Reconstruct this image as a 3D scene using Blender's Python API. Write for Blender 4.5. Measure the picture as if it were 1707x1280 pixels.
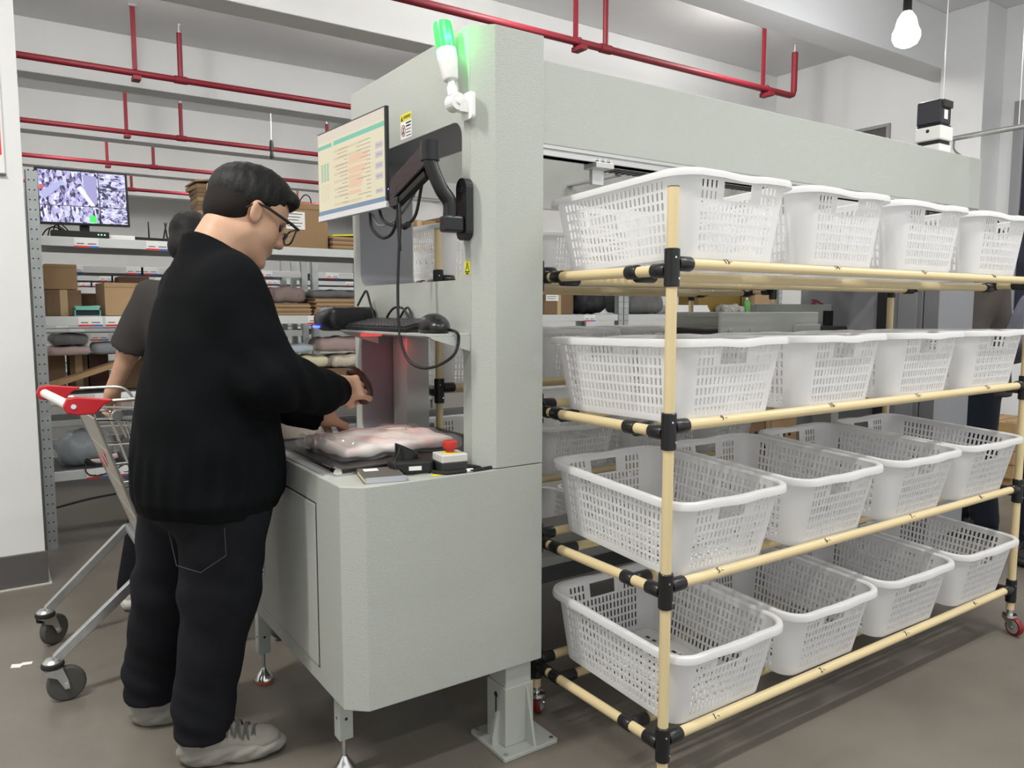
import bpy, bmesh, math, random
import numpy as np
from mathutils import Vector, Matrix, Euler
from mathutils.geometry import tessellate_polygon

for _o in list(bpy.data.objects):
    bpy.data.objects.remove(_o)
scene = bpy.context.scene
COL = scene.collection
random.seed(7)
R = math.radians

# ------------------------------------------------------------------ camera
FPX = 1281.0
cam_d = bpy.data.cameras.new('camera')
cam_d.sensor_fit = 'HORIZONTAL'
cam_d.sensor_width = 36.0
cam_d.lens = 36.0 * FPX / 1707.0
cam_d.clip_start = 0.05
cam = bpy.data.objects.new('camera', cam_d)
COL.objects.link(cam)
cam.location = (0, 0, 1.28)
PITCH = math.atan(122.0 / FPX)
cam.rotation_euler = (math.pi / 2 - PITCH, 0, R(55.8 - 90.0))
scene.camera = cam

# ------------------------------------------------------------------ world, light, exposure
world = bpy.data.worlds.new('world')
scene.world = world
world.use_nodes = True
world.node_tree.nodes['Background'].inputs[0].default_value = (0.93, 0.97, 1.0, 1)
world.node_tree.nodes['Background'].inputs[1].default_value = 0.74
scene.view_settings.view_transform = 'Standard'
scene.view_settings.look = 'None'
scene.view_settings.gamma = 1.0
scene.view_settings.use_curve_mapping = False
scene.view_settings.exposure = 0.55


def area_light(name, loc, size_x, size_y, power, col=(1, 0.97, 0.92), rot=(0, 0, 0)):
    d = bpy.data.lights.new(name, 'AREA')
    d.shape = 'RECTANGLE'
    d.size = size_x
    d.size_y = size_y
    d.energy = power
    d.color = col
    o = bpy.data.objects.new(name, d)
    COL.objects.link(o)
    o.location = loc
    o.rotation_euler = rot
    return o


# added fill lights, unseen, above the aisle the viewer stands in
for (lx, ly, w) in ((-0.9, 1.9, 62), (0.4, 0.3, 26), (3.0, 0.3, 36), (2.2, -1.6, 30), (5.4, 0.6, 24)):
    area_light('aisle_fill_light', (lx, ly, 3.5), 1.3, 0.12, w)


def point_light(x, y, z, power, col=(1.0, 0.97, 0.93)):
    d = bpy.data.lights.new('point_light', 'POINT')
    d.energy = power
    d.shadow_soft_size = 0.08
    d.color = col
    o = bpy.data.objects.new('point_light', d)
    COL.objects.link(o)
    o.location = (x, y, z)
    return o


# added point lights hidden behind the beams to brighten the ceiling, bay after bay
for yb in (3.73, 5.63, 8.13, 10.58, 13.0):
    for bx in (-1.4, 0.9, 3.0, 5.2):
        point_light(bx, yb + 0.36, 3.44, 17)

# ------------------------------------------------------------------ materials
MATS = {}


def mat(name, col, rough=0.5, metal=0.0, noise=0.0, nscale=8.0, bump=0.0, bscale=200.0, spec=0.5,
        trans=0.0, alpha=1.0, emit=None, estr=0.0, coat=0.0, translucent=0.0, ior=1.45, col2=None, stretch=None):
    """one procedural material; noise mixes col with col2 (or a darker tone), bump is fine relief"""
    if name in MATS:
        return MATS[name]
    m = bpy.data.materials.new(name)
    m.use_nodes = True
    nt = m.node_tree
    b = nt.nodes['Principled BSDF']
    c = (*col, 1)
    b.inputs['Base Color'].default_value = c
    b.inputs['Roughness'].default_value = rough
    b.inputs['Metallic'].default_value = metal
    b.inputs['IOR'].default_value = ior
    b.inputs['Specular IOR Level'].default_value = spec
    b.inputs['Transmission Weight'].default_value = trans
    b.inputs['Alpha'].default_value = alpha
    b.inputs['Coat Weight'].default_value = coat
    if emit:
        b.inputs['Emission Color'].default_value = (*emit, 1)
        b.inputs['Emission Strength'].default_value = estr
    tc = None
    if noise > 0 or bump > 0:
        tc = nt.nodes.new('ShaderNodeTexCoord')
        vec = tc.outputs['Object']
        if stretch:
            mp = nt.nodes.new('ShaderNodeMapping')
            mp.inputs['Scale'].default_value = stretch
            nt.links.new(vec, mp.inputs['Vector'])
            vec = mp.outputs['Vector']
    if noise > 0:
        n = nt.nodes.new('ShaderNodeTexNoise')
        n.inputs['Scale'].default_value = nscale
        n.inputs['Detail'].default_value = 5
        nt.links.new(vec, n.inputs['Vector'])
        r = nt.nodes.new('ShaderNodeValToRGB')
        r.color_ramp.elements[0].position = 0.3
        r.color_ramp.elements[1].position = 0.7
        c2 = col2 if col2 else tuple(x * (1 - noise) for x in col)
        r.color_ramp.elements[0].color = (*c2, 1)
        r.color_ramp.elements[1].color = c
        nt.links.new(n.outputs['Fac'], r.inputs['Fac'])
        nt.links.new(r.outputs['Color'], b.inputs['Base Color'])
    if bump > 0:
        n2 = nt.nodes.new('ShaderNodeTexNoise')
        n2.inputs['Scale'].default_value = bscale
        n2.inputs['Detail'].default_value = 2
        nt.links.new(vec, n2.inputs['Vector'])
        bp = nt.nodes.new('ShaderNodeBump')
        bp.inputs['Strength'].default_value = bump
        bp.inputs['Distance'].default_value = 0.002
        nt.links.new(n2.outputs['Fac'], bp.inputs['Height'])
        nt.links.new(bp.outputs['Normal'], b.inputs['Normal'])
    if translucent > 0:
        out = nt.nodes['Material Output']
        t = nt.nodes.new('ShaderNodeBsdfTranslucent')
        t.inputs['Color'].default_value = c
        mx = nt.nodes.new('ShaderNodeMixShader')
        mx.inputs['Fac'].default_value = translucent
        nt.links.new(b.outputs['BSDF'], mx.inputs[1])
        nt.links.new(t.outputs['BSDF'], mx.inputs[2])
        nt.links.new(mx.outputs['Shader'], out.inputs['Surface'])
    MATS[name] = m
    return m


M_POWDER = mat('grey powder coat', (0.435, 0.455, 0.42), 0.33, bump=0.6, bscale=330, spec=0.5)
M_POWDER2 = mat('inner grey sheet', (0.42, 0.43, 0.41), 0.5, bump=0.2, bscale=420)
M_WHITEPL = mat('white plastic', (0.82, 0.82, 0.80), 0.35)
M_BASKET = mat('translucent white basket plastic', (0.93, 0.93, 0.935), 0.33, translucent=0.47)
M_RIM = mat('white basket rim plastic', (0.90, 0.90, 0.905), 0.32, translucent=0.40)
M_CREAM = mat('cream coated pipe', (0.72, 0.585, 0.335), 0.28, noise=0.06, nscale=6)
M_BLACKPL = mat('black plastic', (0.012, 0.012, 0.013), 0.32)
M_BLACKMAT = mat('matt black plastic', (0.014, 0.014, 0.015), 0.6)
M_RUBBER = mat('black rubber', (0.016, 0.016, 0.017), 0.75)
M_BELT = mat('black conveyor belt', (0.013, 0.012, 0.012), 0.35, bump=0.1, bscale=300)
M_CHROME = mat('chrome', (0.75, 0.75, 0.74), 0.16, 1.0)
M_ZINC = mat('zinc plated steel', (0.62, 0.63, 0.62), 0.34, 1.0, noise=0.15, nscale=30)
M_GALV = mat('galvanised steel', (0.56, 0.60, 0.60), 0.45, 0.55, noise=0.18, nscale=14)
M_ALU = mat('aluminium extrusion', (0.60, 0.60, 0.59), 0.4, 0.7)
M_REDPIPE = mat('red painted pipe', (0.19, 0.010, 0.020), 0.5)
M_REDPL = mat('red plastic', (0.55, 0.02, 0.03), 0.35)
M_REDWHEEL = mat('dark red wheel tread', (0.20, 0.012, 0.015), 0.4)
M_WALL = mat('white wall paint', (0.80, 0.805, 0.80), 0.6, noise=0.04, nscale=1.5)
M_CEIL = mat('white ceiling paint', (0.70, 0.70, 0.705), 0.7, noise=0.06, nscale=1.2)
M_BEAMC = mat('white beam paint', (0.74, 0.745, 0.74), 0.7, noise=0.05, nscale=1.2)
M_SKIRT = mat('dark grey skirting', (0.105, 0.10, 0.10), 0.5)
M_CARD = mat('brown cardboard', (0.34, 0.215, 0.11), 0.75, noise=0.12, nscale=5)
M_CARD2 = mat('dark brown cardboard', (0.20, 0.125, 0.065), 0.75, noise=0.15, nscale=5)
M_CARD3 = mat('pale cardboard', (0.46, 0.31, 0.17), 0.75, noise=0.1, nscale=5)
M_PAPER = mat('white paper', (0.85, 0.85, 0.83), 0.6)
M_GREYSH = mat('grey shelf board', (0.10, 0.105, 0.11), 0.5)
M_LIGHTSH = mat('light grey shelf beam', (0.62, 0.65, 0.64), 0.45)
M_INK = mat('black ink', (0.015, 0.015, 0.018), 0.6)
M_YELLOW = mat('yellow sticker', (0.75, 0.70, 0.04), 0.5)
M_REDPR = mat('red print', (0.70, 0.04, 0.05), 0.5)
M_BLUEPR = mat('blue print', (0.05, 0.17, 0.55), 0.5)
M_GREENPR = mat('teal print', (0.05, 0.45, 0.36), 0.5)


# ------------------------------------------------------------------ mesh builder
class MB:
    def __init__(self):
        self.v = []
        self.f = []

    def add(self, vs, fs, mtx=None):
        o = len(self.v)
        if mtx is not None:
            vs = [mtx @ Vector(p) for p in vs]
        self.v += [tuple(p) for p in vs]
        self.f += [tuple(i + o for i in q) for q in fs]
        return self

    def box(self, lo, hi, mtx=None):
        x0, y0, z0 = lo
        x1, y1, z1 = hi
        vs = [(x0, y0, z0), (x1, y0, z0), (x1, y1, z0), (x0, y1, z0), (x0, y0, z1), (x1, y0, z1), (x1, y1, z1), (x0, y1, z1)]
        fs = [(0, 3, 2, 1), (4, 5, 6, 7), (0, 1, 5, 4), (1, 2, 6, 5), (2, 3, 7, 6), (3, 0, 4, 7)]
        return self.add(vs, fs, mtx)

    def cbox(self, c, s, mtx=None):
        return self.box([c[i] - s[i] / 2 for i in range(3)], [c[i] + s[i] / 2 for i in range(3)], mtx)

    def tube(self, pts, r, seg=10, caps=True, mtx=None, closed=False):
        pts = [Vector(p) for p in pts]
        n = len(pts)
        rs = r if isinstance(r, (list, tuple)) else [r] * n
        tans = []
        for i in range(n):
            if closed:
                t = pts[(i + 1) % n] - pts[i - 1]
            else:
                t = pts[min(i + 1, n - 1)] - pts[max(i - 1, 0)]
            tans.append(t.normalized() if t.length > 1e-9 else Vector((0, 0, 1)))
        t0 = tans[0]
        a = Vector((0, 0, 1)) if abs(t0.z) < 0.9 else Vector((1, 0, 0))
        nrm = t0.cross(a).normalized()
        vs, fs = [], []
        for i in range(n):
            t = tans[i]
            nrm = (nrm - t * nrm.dot(t))
            nrm = nrm.normalized() if nrm.length > 1e-6 else t.orthogonal().normalized()
            bn = t.cross(nrm)
            for k in range(seg):
                an = 2 * math.pi * k / seg
                vs.append(pts[i] + (nrm * math.cos(an) + bn * math.sin(an)) * rs[i])
        m = n if closed else n - 1
        for i in range(m):
            j = (i + 1) % n
            for k in range(seg):
                k2 = (k + 1) % seg
                fs.append((i * seg + k, i * seg + k2, j * seg + k2, j * seg + k))
        if caps and not closed:
            fs.append(tuple(range(seg - 1, -1, -1)))
            fs.append(tuple((n - 1) * seg + k for k in range(seg)))
        return self.add(vs, fs, mtx)

    def cyl(self, p0, p1, r, r1=None, seg=14, mtx=None):
        return self.tube([p0, p1], [r, r if r1 is None else r1], seg, True, mtx)

    def lathe(self, prof, c=(0, 0, 0), axis='z', seg=20, mtx=None):
        vs, fs = [], []
        for (r, h) in prof:
            for k in range(seg):
                a = 2 * math.pi * k / seg
                x, y = r * math.cos(a), r * math.sin(a)
                p = {'z': (x, y, h), 'y': (x, h, -y), 'x': (h, x, y)}[axis]
                vs.append((p[0] + c[0], p[1] + c[1], p[2] + c[2]))
        n = len(prof)
        for i in range(n - 1):
            for k in range(seg):
                k2 = (k + 1) % seg
                fs.append((i * seg + k, i * seg + k2, (i + 1) * seg + k2, (i + 1) * seg + k))
        fs.append(tuple(range(seg - 1, -1, -1)))
        fs.append(tuple((n - 1) * seg + k for k in range(seg)))
        return self.add(vs, fs, mtx)

    def prism(self, outer, d0, d1, axis='z', holes=(), mtx=None):
        """extrude polygon(s) given in the two other axes (order: z->(x,y), x->(y,z), y->(x,z))"""
        loops = [list(outer)] + [list(h) for h in holes]
        tri = tessellate_polygon([[Vector((p[0], p[1], 0)) for p in lp] for lp in loops])
        flat = [p for lp in loops for p in lp]

        def emb(p, d):
            return {'z': (p[0], p[1], d), 'x': (d, p[0], p[1]), 'y': (p[0], d, p[1])}[axis]
        n = len(flat)
        vs = [emb(p, d0) for p in flat] + [emb(p, d1) for p in flat]
        fs = []
        for t in tri:
            fs.append(tuple(t))
            fs.append(tuple(i + n for i in reversed(t)))
        o = 0
        for lp in loops:
            m = len(lp)
            for i in range(m):
                j = (i + 1) % m
                fs.append((o + i, o + j, o + j + n, o + i + n))
            o += m
        return self.add(vs, fs, mtx)

    def loft(self, rings, caps=True, mtx=None):
        vs, fs = [], []
        m = len(rings[0])
        for r in rings:
            vs += list(r)
        for i in range(len(rings) - 1):
            for k in range(m):
                k2 = (k + 1) % m
                fs.append((i * m + k, i * m + k2, (i + 1) * m + k2, (i + 1) * m + k))
        if caps:
            fs.append(tuple(range(m - 1, -1, -1)))
            fs.append(tuple((len(rings) - 1) * m + k for k in range(m)))
        return self.add(vs, fs, mtx)

    def mesh(self, name, bevel=0.0, smooth=None, seg=2):
        me = bpy.data.meshes.new(name)
        me.from_pydata(self.v, [], self.f)
        bm = bmesh.new()
        bm.from_mesh(me)
        bmesh.ops.recalc_face_normals(bm, faces=bm.faces)
        if bevel > 0:
            bmesh.ops.remove_doubles(bm, verts=bm.verts, dist=1e-5)
            es = [e for e in bm.edges if len(e.link_faces) == 2 and e.calc_face_angle(0) > R(28)]
            bmesh.ops.bevel(bm, geom=es, offset=bevel, segments=seg, affect='EDGES', profile=0.5, clamp_overlap=True)
        bm.to_mesh(me)
        bm.free()
        if smooth is None:
            smooth = bevel <= 0
        if smooth:
            me.shade_smooth()
            me.set_sharp_from_angle(angle=R(35))
        return me

    def build(self, name, material, parent=None, bevel=0.0, smooth=None, seg=2):
        me = self.mesh(name, bevel, smooth, seg)
        return link(name, me, material, parent)


def link(name, me, material=None, parent=None, loc=None, rot=None):
    o = bpy.data.objects.new(name, me)
    COL.objects.link(o)
    if material and me and not me.materials:
        me.materials.append(material)
    if loc is not None:
        o.location = loc
    if rot is not None:
        o.rotation_euler = rot
    if parent:
        o.parent = parent
        # parts are modelled in world space: keep them there under a moved parent
        if loc is None:
            o.matrix_parent_inverse = parent.matrix_basis.inverted()
    return o


def tag(o, label, cat, group=None):
    o['label'] = label
    o['category'] = cat
    if group:
        o['group'] = group
    return o


def structure(o):
    o['kind'] = 'structure'
    return o


def thing(name, label, cat, loc=(0, 0, 0), rz=0.0, group=None):
    o = bpy.data.objects.new(name, None)
    o.empty_display_size = 0.05
    COL.objects.link(o)
    o.location = loc
    o.rotation_euler = (0, 0, rz)
    return tag(o, label, cat, group)


def copy_tree(o, parent=None):
    c = o.copy()
    COL.objects.link(c)
    c.parent = parent
    for ch in list(o.children):
        copy_tree(ch, c)
    return c


def rrect(x0, y0, x1, y1, r, n=5):
    pts = []
    for (cx, cy, a0) in ((x1 - r, y1 - r, 0), (x0 + r, y1 - r, 90), (x0 + r, y0 + r, 180), (x1 - r, y0 + r, 270)):
        for i in range(n + 1):
            a = R(a0 + 90 * i / n)
            pts.append((cx + r * math.cos(a), cy + r * math.sin(a)))
    return pts


def spline(pts, n=8):
    """Catmull-Rom through the points"""
    P = [Vector(p) for p in pts]
    P = [P[0] * 2 - P[1]] + P + [P[-1] * 2 - P[-2]]
    out = []
    for i in range(1, len(P) - 2):
        for k in range(n):
            t = k / n
            a, b, c, d = P[i - 1], P[i], P[i + 1], P[i + 2]
            out.append(0.5 * ((2 * b) + (c - a) * t + (2 * a - 5 * b + 4 * c - d) * t * t + (3 * b - a - 3 * c + d) * t ** 3))
    out.append(P[-2])
    return out


def text_mesh(txt, size, material, mtx, name, parent, extrude=0.0004, align='CENTER'):
    cu = bpy.data.curves.new('t', 'FONT')
    cu.body = txt
    cu.size = size
    cu.align_x = align
    cu.align_y = 'CENTER'
    cu.extrude = extrude
    cu.resolution_u = 2
    to = bpy.data.objects.new('t', cu)
    COL.objects.link(to)
    dg = bpy.context.evaluated_depsgraph_get()
    me = bpy.data.meshes.new_from_object(to.evaluated_get(dg))
    bpy.data.objects.remove(to)
    bpy.data.curves.remove(cu)
    me.transform(mtx)
    me.materials.clear()
    return link(name, me, material, parent)


# ---- implicit surfaces (for bodies, cloth, soft things): smooth unions meshed with surface nets
def surface_nets(D, org, h):
    ins = D < 0
    nx, ny, nz = D.shape
    cx, cy, cz = nx - 1, ny - 1, nz - 1
    cnt = np.zeros((cx, cy, cz), np.float32)
    acc = np.zeros((cx, cy, cz, 3), np.float32)
    corners = [(i, j, k) for i in (0, 1) for j in (0, 1) for k in (0, 1)]
    for a in corners:
        for ax in range(3):
            if a[ax] == 1:
                continue
            b = list(a)
            b[ax] = 1
            da = D[a[0]:a[0] + cx, a[1]:a[1] + cy, a[2]:a[2] + cz]
            db = D[b[0]:b[0] + cx, b[1]:b[1] + cy, b[2]:b[2] + cz]
            m = (da < 0) != (db < 0)
            t = np.where(m, da / np.where(m, da - db, 1), 0)
            cnt += m
            for q in range(3):
                acc[..., q] += m * (a[q] + (t if q == ax else 0))
    act = cnt > 0
    idx = -np.ones((cx, cy, cz), np.int64)
    ijk = np.argwhere(act)
    idx[act] = np.arange(len(ijk))
    verts = (ijk + acc[act] / cnt[act][:, None]) * h + np.array(org)
    faces = []
    for ax in range(3):
        u, w = [(1, 2), (2, 0), (0, 1)][ax]
        sl0 = [slice(None)] * 3
        sl1 = [slice(None)] * 3
        sl0[ax] = slice(0, -1)
        sl1[ax] = slice(1, None)
        d0, d1 = ins[tuple(sl0)], ins[tuple(sl1)]
        e = np.argwhere(d0 != d1)
        ok = (e[:, u] > 0) & (e[:, w] > 0) & (e[:, u] < D.shape[u] - 1) & (e[:, w] < D.shape[w] - 1)
        e = e[ok]
        flip = d0[tuple(e.T)]
        q = []
        for du, dw in ((1, 1), (0, 1), (0, 0), (1, 0)):
            c = e.copy()
            c[:, u] -= du
            c[:, w] -= dw
            q.append(idx[tuple(c.T)])
        q = np.stack(q, 1)
        q[~flip] = q[~flip][:, ::-1]
        faces.append(q)
    return verts, np.concatenate(faces)


def s_cap(a, b, r1, r2):
    a, b = np.array(a, np.float32), np.array(b, np.float32)
    return ('cap', a, b, r1, r2)


def s_ell(c, r, rot=None):
    m = np.eye(3, dtype=np.float32) if rot is None else np.array(Euler(rot).to_matrix(), np.float32)
    return ('ell', np.array(c, np.float32), np.array(r, np.float32), m)


def s_box(c, s, rad, rot=None):
    m = np.eye(3, dtype=np.float32) if rot is None else np.array(Euler(rot).to_matrix(), np.float32)
    return ('box', np.array(c, np.float32), np.array(s, np.float32) / 2, m, rad)


def s_eval(p, P):
    if p[0] == 'cap':
        _, a, b, r1, r2 = p
        ab = b - a
        t = np.clip(((P - a) @ ab) / max(float(ab @ ab), 1e-9), 0, 1)
        d = P - a - t[..., None] * ab
        return np.sqrt((d * d).sum(-1)) - (r1 + (r2 - r1) * t)
    if p[0] == 'ell':
        _, c, r, m = p
        q = (P - c) @ m
        k0 = np.sqrt(((q / r) ** 2).sum(-1))
        k1 = np.sqrt(((q / (r * r)) ** 2).sum(-1)) + 1e-9
        return k0 * (k0 - 1) / k1
    if p[0] == 'box':
        _, c, s, m, rad = p
        q = np.abs((P - c) @ m) - (s - rad)
        return np.sqrt((np.maximum(q, 0) ** 2).sum(-1)) + np.minimum(q.max(-1), 0) - rad
    if p[0] == 'fn':
        return p[1](P)


def smin(a, b, k):
    hh = np.clip(0.5 + 0.5 * (b - a) / k, 0, 1)
    return b * (1 - hh) + a * hh - k * hh * (1 - hh)


def sdf_mesh(name, prims, lo, hi, h, k=0.02, disp=None, cuts=(), smooth_it=1):
    """prims: list of primitives or (primitive, k); cuts: subtracted smoothly"""
    ax = [np.arange(lo[i], hi[i] + h, h, dtype=np.float32) for i in range(3)]
    G = np.stack(np.meshgrid(*ax, indexing='ij'), -1)
    D = None
    for p in prims:
        kk = k
        if isinstance(p[0], tuple):
            p, kk = p
        d = s_eval(p, G)
        D = d if D is None else smin(D, d, kk)
    if disp is not None:
        D = D + disp(G)
    for p in cuts:
        kk = 0.004
        if isinstance(p[0], tuple):
            p, kk = p
        D = -smin(-D, s_eval(p, G), kk)
    V, F = surface_nets(D, lo, h)
    me = bpy.data.meshes.new(name)
    me.from_pydata(V.tolist(), [], F.tolist())
    if smooth_it:
        bm = bmesh.new()
        bm.from_mesh(me)
        for _ in range(smooth_it):
            bmesh.ops.smooth_vert(bm, verts=bm.verts, factor=0.5, use_axis_x=True, use_axis_y=True, use_axis_z=True)
        bm.to_mesh(me)
        bm.free()
    me.shade_smooth()
    return me
# ================================================================== THE ROOM
XW, YB, ZC = 7.06, 17.0, 3.75


def floor_material():
    m = bpy.data.materials.new('polished grey concrete')
    m.use_nodes = True
    nt = m.node_tree
    b = nt.nodes['Principled BSDF']
    tc = nt.nodes.new('ShaderNodeTexCoord')
    n1 = nt.nodes.new('ShaderNodeTexNoise')
    n1.inputs['Scale'].default_value = 1.1
    n1.inputs['Detail'].default_value = 8
    n1.inputs['Roughness'].default_value = 0.62
    nt.links.new(tc.outputs['Object'], n1.inputs['Vector'])
    rp = nt.nodes.new('ShaderNodeValToRGB')
    rp.color_ramp.elements[0].position = 0.3
    rp.color_ramp.elements[0].color = (0.135, 0.119, 0.100, 1)
    rp.color_ramp.elements[1].position = 0.72
    rp.color_ramp.elements[1].color = (0.215, 0.195, 0.167, 1)
    nt.links.new(n1.outputs['Fac'], rp.inputs['Fac'])
    n2 = nt.nodes.new('ShaderNodeTexNoise')
    n2.inputs['Scale'].default_value = 90
    n2.inputs['Detail'].default_value = 3
    nt.links.new(tc.outputs['Object'], n2.inputs['Vector'])
    r2 = nt.nodes.new('ShaderNodeValToRGB')
    r2.color_ramp.elements[0].position = 0.75
    r2.color_ramp.elements[0].color = (0, 0, 0, 1)
    r2.color_ramp.elements[1].position = 0.83
    r2.color_ramp.elements[1].color = (0.16, 0.155, 0.145, 1)
    nt.links.new(n2.outputs['Fac'], r2.inputs['Fac'])
    ad = nt.nodes.new('ShaderNodeMixRGB')
    ad.blend_type = 'ADD'
    ad.inputs['Fac'].default_value = 0.5
    nt.links.new(rp.outputs['Color'], ad.inputs[1])
    nt.links.new(r2.outputs['Color'], ad.inputs[2])
    nt.links.new(ad.outputs['Color'], b.inputs['Base Color'])
    mr = nt.nodes.new('ShaderNodeMapRange')
    mr.inputs['To Min'].default_value = 0.22
    mr.inputs['To Max'].default_value = 0.42
    nt.links.new(n1.outputs['Fac'], mr.inputs['Value'])
    nt.links.new(mr.outputs['Result'], b.inputs['Roughness'])
    b.inputs['Specular IOR Level'].default_value = 0.45
    return m


structure(MB().box((-3, -3, -0.2), (XW, YB, 0)).build('floor', floor_material()))
ceil = structure(MB().box((-3, -3, ZC), (XW, YB, ZC + 0.2)).build('ceiling', M_CEIL))
for y0 in (-1.2, 1.2, 3.48, 5.38, 7.88, 10.33, 12.75, 15.1):
    MB().box((-3, y0, 3.3), (XW, y0 + 0.25, ZC)).build('ceiling_beam', M_BEAMC, ceil, bevel=0.006)
wr = structure(MB().box((XW, -3, 0), (XW + 0.2, YB, ZC)).build('wall_right', M_WALL))
# pillar on the right wall and a recessed dark window beside it
MB().box((6.74, 3.15, 0), (XW, 3.5, 3.75)).build('pillar', M_WALL, wr, bevel=0.006)
structure(MB().box((-3, YB, 0), (XW, YB + 0.2, ZC)).build('wall_back', M_WALL))
structure(MB().box((-3.2, -3, 0), (-3, YB, ZC)).build('wall_side', M_WALL))
wl = structure(MB().box((-3, 4.15, 0), (0.165, 4.62, ZC)).build('wall_left', M_WALL, bevel=0.004))
structure(MB().box((-3, 4.138, 0), (0.172, 4.63, 0.158)).build('baseboard_left', M_SKIRT, bevel=0.003))
sealant = MB().box((-3, 4.126, 0), (0.184, 4.138, 0.006)).box((0.172, 4.138, 0), (0.184, 4.63, 0.006)).build('sealant_strip', mat('pale sealant', (0.6, 0.58, 0.53), 0.6), wl)

M_WINGLASS = mat('dark window glass', (0.02, 0.025, 0.045), 0.08, spec=0.6)
M_WINFRAME = mat('grey window frame', (0.30, 0.30, 0.31), 0.5)
w1 = structure(MB().prism([(1.2, 1.2), (3.04, 1.2), (3.04, 2.98), (1.2, 2.98)], XW - 0.03, XW - 0.002, 'x',
                          holes=[[(1.28, 1.28), (2.96, 1.28), (2.96, 2.9), (1.28, 2.9)]]).build('window_1', M_WINFRAME))
MB().box((XW - 0.012, 1.28, 1.28), (XW - 0.004, 2.96, 2.9)).build('pane', M_WINGLASS, w1)
MB().box((XW - 0.03, 2.1, 1.28), (XW - 0.014, 2.14, 2.9)).build('mullion', M_BLACKMAT, w1)
MB().box((XW - 0.03, 2.14, 2.05), (XW - 0.014, 2.96, 2.1)).build('mullion', M_BLACKMAT, w1)
w2 = structure(MB().prism([(4.1, 2.4), (4.75, 2.4), (4.75, 3.02), (4.1, 3.02)], XW - 0.03, XW - 0.002, 'x',
                          holes=[[(4.13, 2.43), (4.72, 2.43), (4.72, 2.99), (4.13, 2.99)]]).build('window_2', M_WINFRAME))
MB().box((XW - 0.012, 4.13, 2.43), (XW - 0.004, 4.72, 2.99)).build('pane', mat('brownish dark glass', (0.10, 0.085, 0.08), 0.3), w2)

# notice board hung on the left wall
nb = tag(MB().box((-0.5, 4.135, 1.885), (0.098, 4.149, 2.6)).build('notice_board', M_WHITEPL, bevel=0.002),
         'white notice board with a red field on the left wall', 'notice board')
MB().box((-0.5, 4.132, 1.965), (0.088, 4.1349, 2.178)).build('red_field', mat('bright red print', (0.80, 0.03, 0.04), 0.4), nb)
MB().box((-0.5, 4.13, 1.877), (0.1, 4.149, 1.8845)).build('shadow_line', M_GREYSH, nb)  # dark strip drawn for the shadow line under the board

# ------------------------------------------------------------------ red sprinkler pipes
def sprinkler_line(y, z, x0, x1, drops, hangers, label, elbow=False):
    t = thing('sprinkler_pipe', label, 'pipe', (x0, y, z), group='red sprinkler pipes under the ceiling')
    pts = [(x0, y, z), (x1, y, z)]
    if elbow:
        pts = [(x0, y, z), (x1 - 0.05, y, z), (x1 - 0.015, y, z + 0.012), (x1, y, z + 0.05), (x1, y, ZC - 0.17)]
    MB().tube(pts, 0.027, 12).build('pipe', M_REDPIPE, t)
    for x in drops:
        d = MB().cyl((x, y, z), (x, y, ZC - 0.17), 0.021, seg=10).cyl((x - 0.05, y, z), (x + 0.05, y, z), 0.033, seg=12).build('riser', M_REDPIPE, t)
        MB().cyl((x, y, ZC - 0.17), (x, y, ZC - 0.10), 0.012, seg=8).lathe([(0.004, 0), (0.02, 0.002), (0.02, 0.006), (0.004, 0.008)], (x, y, ZC - 0.10), seg=10).build('sprinkler_head', M_CHROME, d)
    if elbow:
        d = MB().cyl((x1, y, ZC - 0.17), (x1, y, ZC - 0.10), 0.012, seg=8).lathe([(0.004, 0), (0.02, 0.002), (0.02, 0.006), (0.004, 0.008)], (x1, y, ZC - 0.10), seg=10).build('sprinkler_head', M_CHROME, t)
    for x in hangers:
        h = MB().box((x - 0.018, y + 0.03, z - 0.05), (x + 0.018, y + 0.048, ZC - 0.01)).box((x - 0.03, y - 0.06, z - 0.062), (x + 0.03, y + 0.05, z - 0.03)).build('hanger', M_REDPIPE, t, bevel=0.002)
        MB().tube([(x, y + 0.034 * math.cos(a), z + 0.034 * math.sin(a)) for a in [i * 2 * math.pi / 12 for i in range(12)]], 0.004, 6, closed=True).build('clamp', M_REDPIPE, h)
        MB().box((x - 0.03, y + 0.02, ZC - 0.02), (x + 0.03, y + 0.06, ZC - 0.0005)).build('ceiling_bracket', M_ZINC, h)


sprinkler_line(4.47, 3.2, -2.5, 6.10, (3.87,), (0.7, 3.62, 5.72), 'nearest red sprinkler pipe with an elbow at its right end', True)
sprinkler_line(7.05, 3.2, -2.5, 6.6, (1.44, 4.9), (1.10, 4.2), 'second red sprinkler pipe from the viewer, above the shelving at left')
sprinkler_line(9.38, 3.2, -2.5, 6.6, (1.90, 3.6), (1.35, 4.2), 'third red sprinkler pipe from the viewer, high above the wall screen')
sprinkler_line(11.43, 3.2, -2.5, 6.6, (1.95, 5.0), (1.40, 4.5), 'fourth red sprinkler pipe from the viewer, just above the wall screen')
sprinkler_line(13.7, 3.2, -2.5, 6.6, (2.0, 4.35, 5.6), (1.35, 4.7), 'farthest red sprinkler pipe, showing just below the wall screen top')

# ------------------------------------------------------------------ hanging bulbs
bulb_l = bpy.data.lights.new('point_light', 'POINT')


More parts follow.
